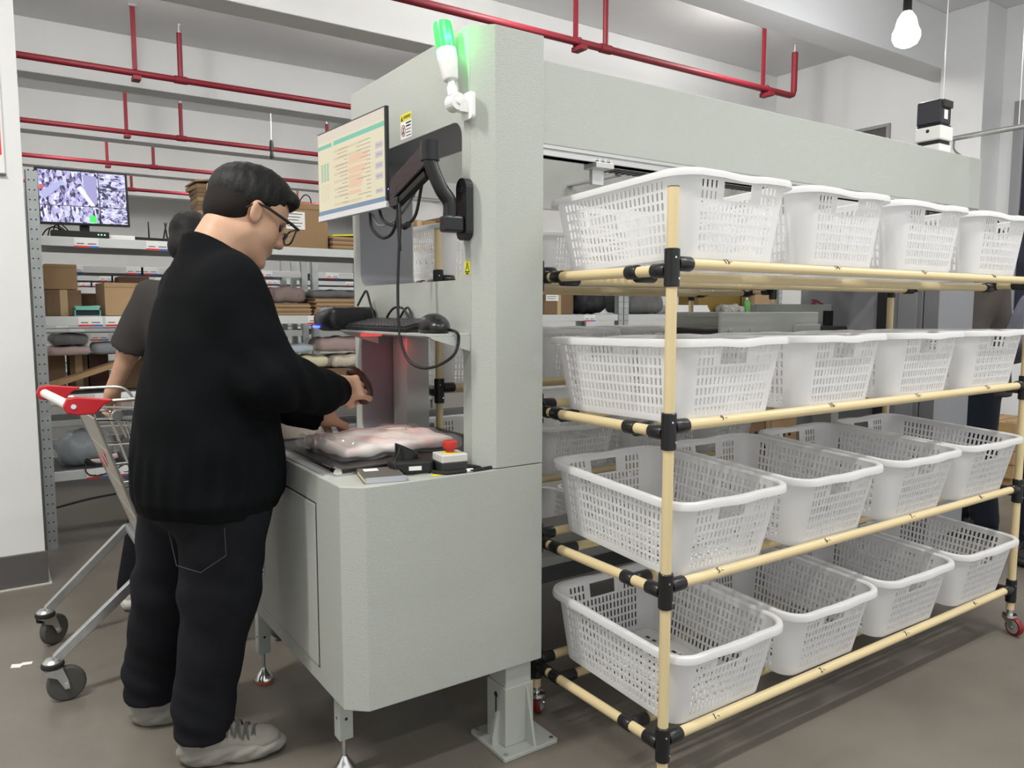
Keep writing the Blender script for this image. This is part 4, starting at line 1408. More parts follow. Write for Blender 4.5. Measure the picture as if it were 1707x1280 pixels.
# sloping square legs from the rear casters to the chassis
for (x0, y0, x1, y1, z1) in ((0.125, 2.84, 0.462, YA, 0.438), (0.128, 3.34, 0.415, YC, 0.430)):
    d = (Vector((x1, y1, z1)) - Vector((x0, y0, 0.146))).normalized()
    up = Vector((-d.z, 0, d.x))
    sd = Vector((0, 1, 0))
    rings = []
    for p in (Vector((x0, y0, 0.146)), Vector((x1, y1, z1))):
        rings.append([tuple(p + up * (a * 0.016) + sd * (b * 0.013)) for a, b in ((1, 1), (-1, 1), (-1, -1), (1, -1))])
    MB().loft(rings).build('leg', M_ZINC, ct, bevel=0.003)
for yy in (YA + 0.02, YC - 0.02):
    MB().tube([(0.43, yy, 0.43), (0.80, yy, 0.34), (0.862, yy + (0.04 if yy < 3 else -0.02), 0.15)], 0.013, 10).build('chassis_rail', M_ZINC, ct)
MB().box((0.405, YA, 0.415), (0.44, YC, 0.445)).build('cross_bar', M_ZINC, ct, bevel=0.004)


def lerp(a, b, t):
    return tuple(a[i] + (b[i] - a[i]) * t for i in range(3))


def wire_panel(name, c00, c10, c11, c01, nu, nv, r=0.0024, re=0.005):
    """corners: bottom-left, bottom-right, top-right, top-left; nu wires rising, nv across"""
    m = MB()
    for i in range(nu + 1):
        t = i / nu
        m.cyl(lerp(c00, c10, t), lerp(c01, c11, t), re if i in (0, nu) else r, seg=6)
    for j in range(nv + 1):
        t = j / nv
        m.cyl(lerp(c00, c01, t), lerp(c10, c11, t), re if j in (0, nv) else r, seg=6)
    o = m.build(name, M_CHROME, ct)
    o['kind'] = 'stuff'
    return o


BLb, BRb = (0.425, YA, 0.45), (0.425, YC, 0.45)            # rear bottom
BLt, BRt = (0.275, YA - 0.01, 0.925), (0.262, YC + 0.01, 0.915)
FLb, FRb = (0.93, YA + 0.05, 0.56), (0.93, YC - 0.05, 0.56)
FLt, FRt = (1.02, YA + 0.03, 0.86), (1.02, YC - 0.03, 0.86)
gate = wire_panel('rear_gate', BLb, BRb, BRt, BLt, 20, 4)
wire_panel('side_panel', BLb, FLb, FLt, BLt, 16, 6)
wire_panel('side_panel', BRb, FRb, FRt, BRt, 16, 6)
wire_panel('front_panel', FLb, FRb, FRt, FLt, 12, 5)
wire_panel('basket_floor', BLb, FLb, FRb, BRb, 14, 10)
# inner gate leaf of flat sheet look with red marks
MB().add([lerp(BLb, BLt, 0.05), lerp(BRb, BRt, 0.05), lerp(BRb, BRt, 0.55), lerp(BLb, BLt, 0.55)], [(0, 1, 2, 3)],
         Matrix.Translation((0.012, 0, 0.004))).build('gate_sheet', mat('clear plastic sheet', (0.55, 0.58, 0.50), 0.15, alpha=0.35), ct)
for (t, q) in ((0.66, 0.42), (0.60, 0.68)):
    a = Vector(lerp(lerp(BLb, BRb, q), lerp(BLt, BRt, q), t))
    u = (Vector(BRb) - Vector(BLb)).normalized()
    v = (Vector(BLt) - Vector(BLb)).normalized()
    n = u.cross(v)
    if n.x > 0:
        n = -n
    pts = [(-0.028, 0.0), (0, 0.032), (0.028, 0.0), (0.012, 0.006), (0.014, -0.03), (-0.014, -0.03), (-0.012, 0.006)]
    MB().loft([[tuple(a + n * 0.007 + u * p[0] + v * p[1]) for p in pts], [tuple(a + n * 0.009 + u * p[0] + v * p[1]) for p in pts]]).build('red_arrow_mark', M_REDPL, ct)
# handle: white bar between two red cheek pieces, wire arms to the basket
hb = MB().cyl((0.205, 2.85, 0.973), (0.160, 3.32, 0.975), 0.0155, seg=16).build('handle_bar', M_WHITEPL, ct)
for (x, y, s) in ((0.212, 2.825, -1), (0.162, 3.345, 1)):
    pr = [(x - 0.030, 0.975), (x - 0.018, 1.000), (x + 0.01, 1.004), (x + 0.115, 0.990), (x + 0.10, 0.978), (x + 0.088, 0.974), (x + 0.060, 0.945), (x + 0.008, 0.945), (x - 0.020, 0.953)]
    ck = MB().prism(pr, y - 0.013, y + 0.013, 'y').build('handle_cheek', M_REDPL, ct, bevel=0.004)
    MB().cyl((x, y - 0.016, 0.974), (x, y - 0.012, 0.974), 0.008, seg=12).build('rivet', M_CHROME, ck)
    MB().tube(spline([(x + 0.08, y, 0.985), (x + 0.16, y, 0.985), (x + 0.25, y - s * 0.005, 0.982), (x + 0.285, y - s * 0.008, 0.955), (x + 0.30, y - s * 0.010, 0.91)], 6), 0.0055, 8).build('handle_arm', M_ZINC, ct)
    MB().tube(spline([(x + 0.05, y, 0.955), (x + 0.10, y, 0.95), (x + 0.13, y, 0.91), (x + 0.15, y, 0.86)], 6), 0.004, 8).build('handle_stay', M_CHROME, ct)
    MB().cyl((x + 0.125, y - 0.016, 0.935), (x + 0.125, y + 0.016, 0.935), 0.017, seg=14).build('hinge_cap', M_ZINC, ct)

# wrapped garments lying in the trolley
def soft_pack(name, label, cat, lo, hi, col_mat, seed, group=None, film=True, rot=0.0, amp=0.006, hstep=0.011, puff=0.35):
    """a folded garment in a clear plastic bag: pillow-shaped cloth with creases, thin glossy film round it"""
    c = [(lo[i] + hi[i]) / 2 for i in range(3)]
    s = [hi[i] - lo[i] for i in range(3)]
    t = thing(name, label, cat, (c[0], c[1], lo[2]), group=group)
    rr = min(s) * puff
    ph = seed * 1.7

    def wr(G):
        x, y, z = G[..., 0], G[..., 1], G[..., 2]
        return amp * (np.sin(38 * x + 17 * y + ph) * np.sin(31 * y - 13 * x + 2 * ph + 20 * z) + 0.5 * np.sin(71 * x + ph * 3 + 30 * z) * np.sin(63 * y + ph))
    ss = [q * 0.94 for q in s]
    me = sdf_mesh('garment', [s_box((0, 0, s[2] / 2), ss, rr), (s_ell((s[0] * 0.1 * math.sin(ph), s[1] * 0.1 * math.cos(ph), s[2] * 0.58), (s[0] * 0.34, s[1] * 0.36, s[2] * 0.42)), 0.03)],
                  (-s[0] / 2 - 0.03, -s[1] / 2 - 0.03, -0.03), (s[0] / 2 + 0.03, s[1] / 2 + 0.03, s[2] + 0.04), hstep, 0.02, disp=wr, cuts=[s_box((0, 0, -0.1), (3, 3, 0.2), 0.001)])
    M = Matrix.Translation((c[0], c[1], lo[2])) @ Matrix.Rotation(rot, 4, 'Z')
    me.transform(M)
    link('garment', me, col_mat, t)
    if film:
        def wr2(G):
            x, y, z = G[..., 0], G[..., 1], G[..., 2]
            return 0.006 * np.abs(np.sin(29 * x + 21 * y + ph)) * np.sin(47 * y - 23 * x + 33 * z + ph) + 0.003 * np.sin(95 * x + 60 * y)
        me = sdf_mesh('film', [s_box((0, 0, s[2] / 2), (s[0] * 1.03, s[1] * 1.03, s[2] * 1.05), rr)],
                      (-s[0] / 2 - 0.05, -s[1] / 2 - 0.05, -0.03), (s[0] / 2 + 0.05, s[1] / 2 + 0.05, s[2] + 0.05), hstep, 0.02, disp=wr2, cuts=[s_box((0, 0, -0.1), (3, 3, 0.2), 0.001)], smooth_it=0)
        me.transform(M)
        link('plastic_film', me, M_FILM, t)
    return t


M_FILM = mat('clear plastic film', (0.95, 0.95, 0.96), 0.07, alpha=0.15, spec=0.9)
M_CLOTHB = mat('pale blue cloth', (0.45, 0.55, 0.62), 0.85)
M_CLOTHP = mat('pale pink cloth', (0.62, 0.48, 0.48), 0.85)
soft_pack('bagged_garment', 'pale pink garment in clear plastic, lying in the trolley', 'garment', (0.50, 2.93, 0.515), (0.82, 3.24, 0.62), M_CLOTHP, 1, 'garments in the trolley')
soft_pack('bagged_garment', 'pale blue garment in clear plastic, on top of the pink one in the trolley', 'garment', (0.47, 2.95, 0.635), (0.76, 3.22, 0.74), M_CLOTHB, 2, 'garments in the trolley')
# ================================================================== THINGS ON AND AT THE MACHINE
def emis(name, col, s=1.0):
    return mat(name, (0.02, 0.02, 0.02), 0.3, emit=col, estr=s)


# ---- monitor on its arm
mon = thing('monitor', 'flat computer monitor with cream and peach table on screen, held by a black arm', 'monitor', (0.95, 2.315, 1.57))
MM = Matrix.Translation((0.952, 2.294, 1.722)) @ Matrix.Rotation(R(3.2), 4, 'Z') @ Matrix.Scale(0.88, 4) @ Matrix.Scale(0.925, 4, (0, 1, 0))     # local: -x faces the operator, y to the left of view


def mq(m, y0, y1, z0, z1, x):
    m.add([(x, y0, z0), (x, y1, z0), (x, y1, z1), (x, y0, z1)], [(0, 3, 2, 1)], MM)


MB().box((-0.002, -0.290, -0.150), (0.012, 0.290, 0.158), MM).box((0.012, -0.17, -0.12), (0.030, 0.17, 0.08), MM).build('housing', mat('dark grey monitor back', (0.03, 0.03, 0.032), 0.45), mon, bevel=0.002)
MB().box((-0.0045, -0.291, -0.166), (0.013, 0.291, -0.1455), MM).build('chin', mat('silver white chin', (0.72, 0.73, 0.75), 0.35, 0.2), mon, bevel=0.001)
sc = MB()
mq(sc, -0.284, 0.284, -0.1450, 0.152, -0.0030)
scr = sc.build('screen', emis('screen cream', (0.86, 0.80, 0.56), 0.56), mon)
L = {'teal': MB(), 'peach': MB(), 'blue': MB(), 'white': MB(), 'grey': MB(), 'green': MB(), 'lilac': MB(), 'tan': MB()}
# y runs from +0.284 (left of the picture) to -0.284 (right)
mq(L['white'], -0.284, 0.284, 0.118, 0.152, -0.0034)
mq(L['teal'], -0.284, 0.135, 0.094, 0.110, -0.0036)
mq(L['teal'], 0.150, 0.284, 0.094, 0.108, -0.0036)
mq(L['blue'], -0.284, 0.284, -0.1450, -0.130, -0.0036)
rnd = random.Random(5)
for i in range(15):
    z = 0.076 - i * 0.0135
    if i % 2 == 0:
        mq(L['tan'], -0.10, 0.135, z - 0.009, z, -0.0034)
    if 2 < i < 13:
        mq(L['peach'], -0.19 + 0.008 * i, 0.0, z - 0.010 + 0.004 * (i % 3), z + 0.003, -0.0036)
    mq(L['grey'], 0.01, 0.01 + rnd.uniform(0.03, 0.11), z - 0.005, z - 0.002, -0.0040)
    mq(L['grey'], -0.18, -0.18 + rnd.uniform(0.02, 0.12), z - 0.005, z - 0.002, -0.0040)
for r in range(9):
    for c in range(3):
        mq(L['green'], 0.235 - c * 0.027, 0.253 - c * 0.027, 0.034 - r * 0.0072, 0.0385 - r * 0.0072, -0.0040)
        if r < 7:
            mq(L['tan'], 0.235 - c * 0.027, 0.253 - c * 0.027, -0.040 - r * 0.009, -0.036 - r * 0.009, -0.0040)
for (z0, z1) in ((0.030, 0.05), (0.0, 0.02), (-0.035, -0.015), (-0.07, -0.05), (-0.115, -0.100)):
    mq(L['lilac'], -0.272, -0.215, z0, z1, -0.0038)
    mq(L['grey'], -0.262, -0.225, (z0 + z1) / 2 - 0.002, (z0 + z1) / 2 + 0.002, -0.0042)
cols = {'teal': (0.20, 0.60, 0.45), 'peach': (0.92, 0.62, 0.42), 'blue': (0.18, 0.30, 0.42), 'white': (0.80, 0.72, 0.60), 'grey': (0.50, 0.42, 0.34), 'green': (0.20, 0.50, 0.36), 'lilac': (0.62, 0.58, 0.66), 'tan': (0.78, 0.66, 0.44)}
for k_, m_ in L.items():
    o = m_.build('screen_' + k_ + '_fields', emis('screen ' + k_, cols[k_], 0.56), scr)
    o['kind'] = 'stuff'
MB().box((0.004, -0.2935, -0.11), (0.009, -0.2912, -0.105), MM).build('power_light', emis('blue led', (0.1, 0.2, 1.0), 6), mon)

arm = MB().tube(spline([(1.028, 1.805, 1.525), (1.028, 1.806, 1.565), (1.006, 1.812, 1.60), (0.985, 1.825, 1.66), (0.982, 1.828, 1.685)], 6), 0.0195, 14).build('monitor_arm', M_BLACKPL, mon)
MB().prism(rrect(1.778, 1.468, 1.832, 1.632, 0.026), 1.062, 1.0845, 'x').build('wall_plate', M_BLACKPL, arm, bevel=0.003)
for z in (1.497, 1.603):
    MB().cyl((1.0608, 1.805, z), (1.0622, 1.805, z), 0.009, seg=14).box((1.0608, 1.802, z + 0.004), (1.0622, 1.808, z + 0.020)).build('keyhole', M_INK, arm)
MB().box((1.005, 1.785, 1.488), (1.062, 1.825, 1.53)).build('collar', M_BLACKPL, arm, bevel=0.006)
MB().cyl((0.982, 1.828, 1.672), (0.982, 1.828, 1.722), 0.025, seg=18).build('elbow_joint', M_BLACKPL, arm)
AM = frame((0.985, 1.835, 1.690), (0.0, 0.93, -0.30), (1, 0, 0))
MB().box((0.0, -0.030, -0.016), (0.255, 0.030, 0.014), AM).build('upper_arm', M_BLACKPL, arm, bevel=0.004)
MB().box((0.03, -0.052, -0.010), (0.235, -0.032, 0.010), AM).build('lower_link', M_BLACKMAT, arm, bevel=0.003)
MB().box((0.968, 2.00, 1.575), (0.990, 2.05, 1.600)).box((0.968, 2.00, 1.607), (0.990, 2.05, 1.632)).build('cable_clip', M_BLACKPL, arm, bevel=0.003)
MB().box((0.983, 2.05, 1.60), (1.0, 2.33, 1.65)).box((0.980, 2.24, 1.65), (0.998, 2.38, 1.78)).build('mounting_head', M_BLACKPL, arm, bevel=0.003)

# ---- green signal light
sg = thing('signal_light', 'white signal tower lamp glowing green at the top of the portal', 'signal lamp', (1.07, 1.80, 1.80))
MB().prism(rrect(1.766, 1.782, 1.822, 1.852, 0.012), 1.074, 1.0848, 'x').box((1.05, 1.785, 1.80), (1.075, 1.805, 1.832)).build('foot_bracket', M_WHITEPL, sg, bevel=0.002)
MB().cyl((1.048, 1.788, 1.825), (1.048, 1.826, 1.825), 0.023, seg=20).cyl((1.048, 1.784, 1.825), (1.048, 1.830, 1.825), 0.008, seg=12).build('swivel_joint', M_WHITEPL, sg, bevel=0.003)
ax0, ax1 = Vector((1.045, 1.812, 1.840)), Vector((1.035, 1.852, 2.035))
dv = (ax1 - ax0).normalized()
MB().cyl(ax0, ax0 + dv * 0.052, 0.010, seg=12).cyl(ax0 + dv * 0.004, ax0 + dv * 0.028, 0.014, seg=12).build('stem', M_WHITEPL, sg)
MB().tube([ax0 + dv * 0.046, ax0 + dv * 0.050, ax0 + dv * 0.102], [0.019, 0.021, 0.027], 20).build('lamp_base', M_WHITEPL, sg)
MB().tube([ax0 + dv * 0.102, ax0 + dv * 0.112, ax0 + dv * 0.128], [0.0262, 0.0262, 0.0262], 20, caps=False).build('lens_foot', mat('pale green lit lens', (0.3, 0.8, 0.6), 0.3, emit=(0.45, 1.0, 0.70), estr=0.7), sg)
MB().tube([ax0 + dv * 0.128, ax0 + dv * 0.165, ax0 + dv * 0.19, ax0 + dv * 0.199], [0.0262, 0.0262, 0.0262, 0.025], 20).build('green_lens', mat('green lit lens', (0.05, 0.6, 0.15), 0.3, emit=(0.03, 0.85, 0.05), estr=0.62), sg)
gl_ = bpy.data.lights.new('green_lamp_light', 'POINT')
gl_.energy = 0.5
gl_.color = (0.05, 1.0, 0.12)
gl_.shadow_soft_size = 0.02
go = bpy.data.objects.new('green_lamp_light', gl_)
COL.objects.link(go)
go.location = ax0 + dv * 0.160 + Vector((-0.004, -0.034, 0))

# ---- stickers on the portal (flat print)
st = MB().box((XF - 0.0008, 2.133, 1.803), (XF - 0.0001, 2.207, 1.878)).build('warning_sticker', M_PAPER, mac)
MB().box((XF - 0.0012, 2.133, 1.856), (XF - 0.0009, 2.207, 1.878)).build('yellow_header', M_YELLOW, st)
MB().prism([(2.203, 1.8585), (2.189, 1.8585), (2.196, 1.8745)], XF - 0.0016, XF - 0.0013, 'x').build('warning_triangle', M_INK, st)
MB().box((XF - 0.0016, 2.139, 1.8625), (XF - 0.0013, 2.184, 1.8715)).build('header_print', mat('olive print', (0.22, 0.21, 0.02), 0.6), st)
MB().tube([(XF - 0.0013, 2.187 + 0.0125 * math.cos(a), 1.829 + 0.0165 * math.sin(a)) for a in [2 * math.pi * i / 20 for i in range(20)]], 0.0011, 5, closed=True).cyl((XF - 0.0013, 2.179, 1.841), (XF - 0.0013, 2.195, 1.817), 0.0010, seg=5).build('ban_ring', mat('dull red print', (0.35, 0.05, 0.05), 0.6), st)
MB().box((XF - 0.0012, 2.1845, 1.818), (XF - 0.0009, 2.190, 1.838)).build('ban_figure', M_INK, st)
for i, (w_, h_) in enumerate(((0.034, 0.0042), (0.031, 0.0042), (0.034, 0.0022), (0.030, 0.0022), (0.033, 0.0022))):
    MB().box((XF - 0.0012, 2.170 - w_, 1.8465 - i * 0.0092), (XF - 0.0009, 2.170, 1.8465 - i * 0.0092 + h_)).build('print_line', M_INK, st)
ws = MB().prism([(1.777, 1.378), (1.805, 1.378), (1.805, 1.414), (1.777, 1.414)], XF + 0.008, XF + 0.0084, 'x')
WM = Matrix.Translation((0, 0, 0))
ws = MB().box((XF - 0.0008, 1.7965, 1.378), (XF - 0.0001, 1.8255, 1.414)).build('hazard_sticker', M_YELLOW, mac)
MB().prism([(1.824, 1.384), (1.798, 1.384), (1.811, 1.412)], XF - 0.0012, XF - 0.0009, 'x', holes=[[(1.820, 1.387), (1.802, 1.387), (1.811, 1.4065)]]).box((XF - 0.0012, 1.8103, 1.391), (XF - 0.0009, 1.8117, 1.400)).box((XF - 0.0012, 1.803, 1.3795), (XF - 0.0009, 1.819, 1.3825)).build('hazard_triangle', M_INK, ws)

# ---- keyboard shelf (part of the machine), keyboard, mouse, barcode reader
MB().box((0.952, 1.800, 1.212), (XF - 0.0005, 2.402, 1.219)).build('keyboard_shelf', M_POWDER, mac, bevel=0.001)
MB().prism([(0.956, 1.212), (XF - 0.0005, 1.212), (XF - 0.0005, 1.170), (0.97, 1.204)], 1.798, 1.802, 'y').build('shelf_bracket', M_POWDER, mac)
MB().prism([(0.956, 1.212), (XF - 0.0005, 1.212), (XF - 0.0005, 1.170), (0.97, 1.204)], 2.396, 2.400, 'y').build('shelf_bracket', M_POWDER, mac)
kb = thing('keyboard', 'black computer keyboard lying on the small grey shelf', 'keyboard', (1.015, 2.17, 1.219))
KM = Matrix.Translation((0.962, 2.165, 1.2195)) @ Matrix.Rotation(R(-12), 4, 'Y')
MB().box((0.0, -0.215, 0.0), (0.115, 0.215, 0.012), KM).build('case', M_BLACKMAT, kb, bevel=0.003)
key_me = MB().box((-0.0085, -0.0085, 0), (0.0085, 0.0085, 0.006)).mesh('key', bevel=0.0015)
key_me.materials.append(mat('dark grey keycap', (0.03, 0.03, 0.032), 0.35))
for r in range(5):
    for c in range(19):
        k = link('key', key_me, None, kb, loc=(0, 0, 0))
        k.matrix_basis = KM @ Matrix.Translation((0.014 + r * 0.0205, -0.200 + c * 0.0222, 0.0115))
        k.matrix_parent_inverse = kb.matrix_basis.inverted()
ms = thing('mouse', 'black computer mouse beside the keyboard', 'mouse', (1.01, 1.86, 1.219))
me = sdf_mesh('shell', [s_ell((0, 0, 0.012), (0.060, 0.034, 0.027)), (s_ell((0.012, 0, 0.016), (0.036, 0.031, 0.026)), 0.02)], (-0.08, -0.05, -0.01), (0.08, 0.05, 0.06), 0.003, 0.01, cuts=[s_box((0, 0, -0.05), (1, 1, 0.1), 0.001)])
MSM = Matrix.Translation((1.012, 1.868, 1.2195)) @ Matrix.Rotation(R(74), 4, 'Z') @ Matrix.Scale(1.18, 4)
me.transform(MSM)
link('shell', me, M_BLACKPL, ms)
MB().cyl(tf((-0.036, -0.006, 0.032), MSM), tf((-0.036, 0.006, 0.032), MSM), 0.006, seg=12).build('scroll_wheel', M_RUBBER, ms)
MB().tube(spline([tf((0.055, 0.0, 0.008), MSM), (1.035, 1.800, 1.226), (1.045, 1.793, 1.20), (1.03, 1.797, 1.16), (1.0, 1.83, 1.132), (0.975, 1.88, 1.125), (0.958, 1.93, 1.150), (0.952, 1.962, 1.22), (0.955, 1.975, 1.33), (0.962, 1.98, 1.44), (0.97, 1.985, 1.52), (0.975, 2.0, 1.58)], 8), 0.0042, 8).build('cord', M_BLACKMAT, ms)

rd = thing('barcode_reader', 'black barrel-shaped reader with blue light at the left of the keyboard', 'reader', (1.0, 2.45, 1.213))
me = sdf_mesh('body', [s_box((0.02, 0, 0.040), (0.17, 0.125, 0.080), 0.022), (s_ell((-0.05, 0, 0.038), (0.040, 0.062, 0.040)), 0.012)], (-0.12, -0.09, -0.01), (0.13, 0.09, 0.10), 0.004, 0.01, cuts=[s_box((0, 0, -0.05), (1, 1, 0.1), 0.001)])
me.transform(Matrix.Translation((0.983, 2.468, 1.213)))
link('body', me, mat('satin black shell', (0.022, 0.023, 0.024), 0.35), rd)
MB().box((0.8915, 2.445, 1.224), (0.900, 2.492, 1.231)).build('blue_light', emis('blue indicator', (0.05, 0.08, 1.0), 3.5), rd)
MB().box((0.93, 2.45, 1.290), (0.955, 2.49, 1.2945)).build('slot', M_INK, rd)
MB().box((1.02, 2.405, 1.20), (XF - 0.0005, 2.53, 1.2128)).build('reader_bracket', M_POWDER2, mac)
cdk = thing('cable', 'thin black cable looping behind the keyboard', 'cable', (1.05, 2.3, 1.22))
MB().tube(spline([(1.03, 2.44, 1.296), (1.045, 2.43, 1.33), (1.055, 2.42, 1.345), (1.06, 2.40, 1.30), (1.06, 2.36, 1.245), (1.06, 2.30, 1.240), (1.06, 2.26, 1.27), (1.062, 2.22, 1.290), (1.066, 2.17, 1.287), (1.066, 2.13, 1.26), (1.068, 2.09, 1.24)], 7), 0.0038, 8).build('cord', M_BLACKMAT, cdk)
MB().tube(spline([(1.066, 2.21, 1.238), (1.07, 2.18, 1.275), (1.072, 2.15, 1.290), (1.072, 2.13, 1.275), (1.07, 2.11, 1.245)], 7), 0.0034, 8).build('cord', M_BLACKMAT, cdk)
cm = thing('cable', 'black and grey monitor cables hanging in loops below the screen', 'cable', (0.98, 2.15, 1.5))
MB().tube(spline([(0.975, 2.20, 1.575), (0.978, 2.195, 1.53), (0.985, 2.14, 1.497), (0.985, 2.07, 1.505), (0.982, 2.025, 1.55), (0.98, 2.015, 1.60)], 7), 0.0048, 8).build('cord', M_BLACKMAT, cm)
MB().tube(spline([(0.978, 2.14, 1.58), (0.982, 2.12, 1.545), (0.99, 2.06, 1.525), (0.995, 1.99, 1.525), (1.0, 1.95, 1.545), (1.0, 1.92, 1.60), (0.995, 1.89, 1.65)], 7), 0.0045, 8).build('cord', M_BLACKMAT, cm)
MB().tube(spline([(0.98, 2.19, 1.57), (0.985, 2.16, 1.535), (0.995, 2.08, 1.54), (1.0, 2.0, 1.575), (1.0, 1.93, 1.62)], 7), 0.003, 8).build('grey_cord', mat('grey cable', (0.2, 0.2, 0.2), 0.5), cm)
MB().tube(spline([(0.978, 2.015, 1.60), (0.98, 2.02, 1.55), (0.98, 2.015, 1.50), (0.98, 2.01, 1.45)], 6), 0.005, 8).build('cord', M_BLACKMAT, cm)
MB().cyl((0.985, 1.965, 1.520), (0.988, 1.995, 1.516), 0.009, seg=10).build('ferrite_bead', M_BLACKMAT, cm)
# red scan bar over the tunnel
rb_ = MB().box((1.02, 2.36, 1.196), (1.08, 2.47, 1.2115)).build('red_scan_bar', mat('red lit plastic', (0.6, 0.08, 0.08), 0.4, emit=(0.9, 0.10, 0.10), estr=0.5), mac)
rl = area_light('red_scan_light', (1.15, 2.40, 1.19), 0.06, 0.04, 0.07, (1.0, 0.06, 0.08), (0, 0, 0))

# ---- things on the table
bag = thing('bagged_garment', 'pink and white garment in clear plastic bag on the conveyor belt', 'garment', (0.98, 2.2, 0.859))
def wr(G):
    x, y = G[..., 0], G[..., 1]
    r_ = np.sqrt((x + 0.17) ** 2 + (y - 0.10) ** 2)
    an = np.arctan2(y - 0.10, x + 0.17)
    return 0.0055 * np.sin(17 * an + 9 * r_) * np.exp(-r_ * 3.0) + 0.003 * np.sin(42 * x + 19 * y) * np.sin(37 * y - 11 * x)
def garment_mat():
    m = bpy.data.materials.new('pink and white cloth')
    m.use_nodes = True
    nt = m.node_tree
    b = nt.nodes['Principled BSDF']
    b.inputs['Roughness'].default_value = 0.7
    tc = nt.nodes.new('ShaderNodeTexCoord')
    n = nt.nodes.new('ShaderNodeTexNoise')
    n.inputs['Scale'].default_value = 9
    n.inputs['Detail'].default_value = 3
    nt.links.new(tc.outputs['Object'], n.inputs['Vector'])
    r = nt.nodes.new('ShaderNodeValToRGB')
    e = r.color_ramp.elements
    e[0].position, e[0].color = 0.34, (0.80, 0.50, 0.46, 1)
    e[1].position, e[1].color = 0.62, (0.86, 0.82, 0.78, 1)
    q = e.new(0.48)
    q.color = (0.86, 0.70, 0.66, 1)
    nt.links.new(n.outputs['Fac'], r.inputs['Fac'])
    nt.links.new(r.outputs['Color'], b.inputs['Base Color'])
    return m
me = sdf_mesh('garment', [s_box((0, 0, 0.020), (0.37, 0.31, 0.030), 0.014), (s_ell((0.02, 0.02, 0.022), (0.15, 0.12, 0.018)), 0.02)], (-0.22, -0.19, -0.01), (0.22, 0.19, 0.07), 0.005, 0.01, disp=wr, cuts=[s_box((0, 0, -0.05), (1, 1, 0.1), 0.001)])
BGM = Matrix.Translation((0.985, 2.185, 0.8595)) @ Matrix.Rotation(R(4), 4, 'Z')
me.transform(BGM)
link('garment', me, garment_mat(), bag)
me = sdf_mesh('film', [s_box((0, 0, 0.018), (0.41, 0.355, 0.042), 0.018)], (-0.26, -0.22, -0.01), (0.26, 0.22, 0.08), 0.005, 0.01,
              disp=lambda G: wr(G) * 1.1 + 0.003 * np.sin(90 * G[..., 0] + 30 * G[..., 1]) * np.sin(80 * G[..., 1] - 20 * G[..., 0]), cuts=[s_box((0, 0, -0.05), (1, 1, 0.1), 0.001)], smooth_it=0)
me.transform(BGM)
link('plastic_film', me, M_FILM, bag)
MB().tube([tf(p, BGM) for p in spline([(0.02, 0.09, 0.044), (0.05, 0.03, 0.047), (0.09, 0.01, 0.046), (0.11, 0.03, 0.044), (0.07, 0.08, 0.045)], 6)], 0.0022, 6).build('string', mat('cream string', (0.75, 0.70, 0.60), 0.7), bag)

bk = thing('notebook', 'thin dark grey notebook with pale page edges on the table corner', 'notebook', (0.82, 1.82, 0.845))
BM = Matrix.Translation((0.828, 1.828, 0.8456)) @ Matrix.Rotation(R(-14), 4, 'Z')
MB().box((-0.052, -0.058, 0.001), (0.050, 0.057, 0.014), BM).build('pages', mat('cream page block', (0.70, 0.62, 0.42), 0.8, noise=0.25, nscale=300, stretch=(0.05, 0.05, 4)), bk)
MB().box((-0.054, -0.060, 0.014), (0.054, 0.060, 0.0155), BM).box((-0.054, -0.060, 0.0), (0.054, 0.060, 0.0012), BM).box((0.0505, -0.060, 0.0), (0.054, 0.060, 0.0155), BM).build('cover', mat('dark grey cover', (0.10, 0.095, 0.085), 0.55), bk)
MB().box((-0.040, 0.018, 0.0156), (-0.002, 0.048, 0.0160), BM).build('title_label', M_PAPER, bk)
MB().box((-0.050, -0.0612, 0.0005), (0.054, -0.0601, 0.0150), BM).build('torn_film', mat('blue grey film', (0.45, 0.47, 0.50), 0.2), bk)

cr_ = thing('scanner_cradle', 'black plastic scanner charging cradle on the table', 'cradle', (0.93, 1.86, 0.845))
CM = Matrix.Translation((0.932, 1.862, 0.8456)) @ Matrix.Rotation(R(-18), 4, 'Z')
MB().prism([(-0.055, -0.045), (0.050, -0.045), (0.060, -0.02), (0.060, 0.03), (0.045, 0.048), (-0.045, 0.048), (-0.062, 0.02), (-0.062, -0.02)], 0.0, 0.034, 'z', mtx=CM).build('base', M_BLACKMAT, cr_, bevel=0.006)
outer = [(0.032 * math.cos(a), 0.026 * math.sin(a)) for a in [2 * math.pi * i / 24 for i in range(24)]]
inner = [(0.026 * math.cos(a), 0.020 * math.sin(a)) for a in [2 * math.pi * i / 24 for i in range(24)]]
def cupz(p, q):
    return 0.060 + 0.016 * (p[0] / 0.032) * -1.0 if q else 0.034
cup = MB()
rg = [[tf((p[0] - 0.012, p[1] + 0.004, 0.032), CM) for p in outer], [tf((p[0] - 0.010, p[1] + 0.004, 0.062 - p[0] * 0.5), CM) for p in outer], [tf((p[0] - 0.010, p[1] + 0.004, 0.062 - p[0] * 0.5), CM) for p in inner], [tf((p[0] - 0.012, p[1] + 0.004, 0.036), CM) for p in inner]]
cup.loft(rg).build('cup', M_BLACKPL, cr_)
MB().box((-0.012, -0.0462, 0.010), (0.022, -0.0451, 0.021), CM).build('type_label', M_PAPER, cr_)
MB().tube([tf(p, CM) for p in spline([(-0.03, -0.015, 0.068), (-0.05, -0.05, 0.03), (-0.03, -0.058, 0.004), (0.02, -0.060, 0.004), (0.05, -0.04, 0.004)], 6)], 0.0016, 6).build('cord', M_BLACKMAT, cr_)

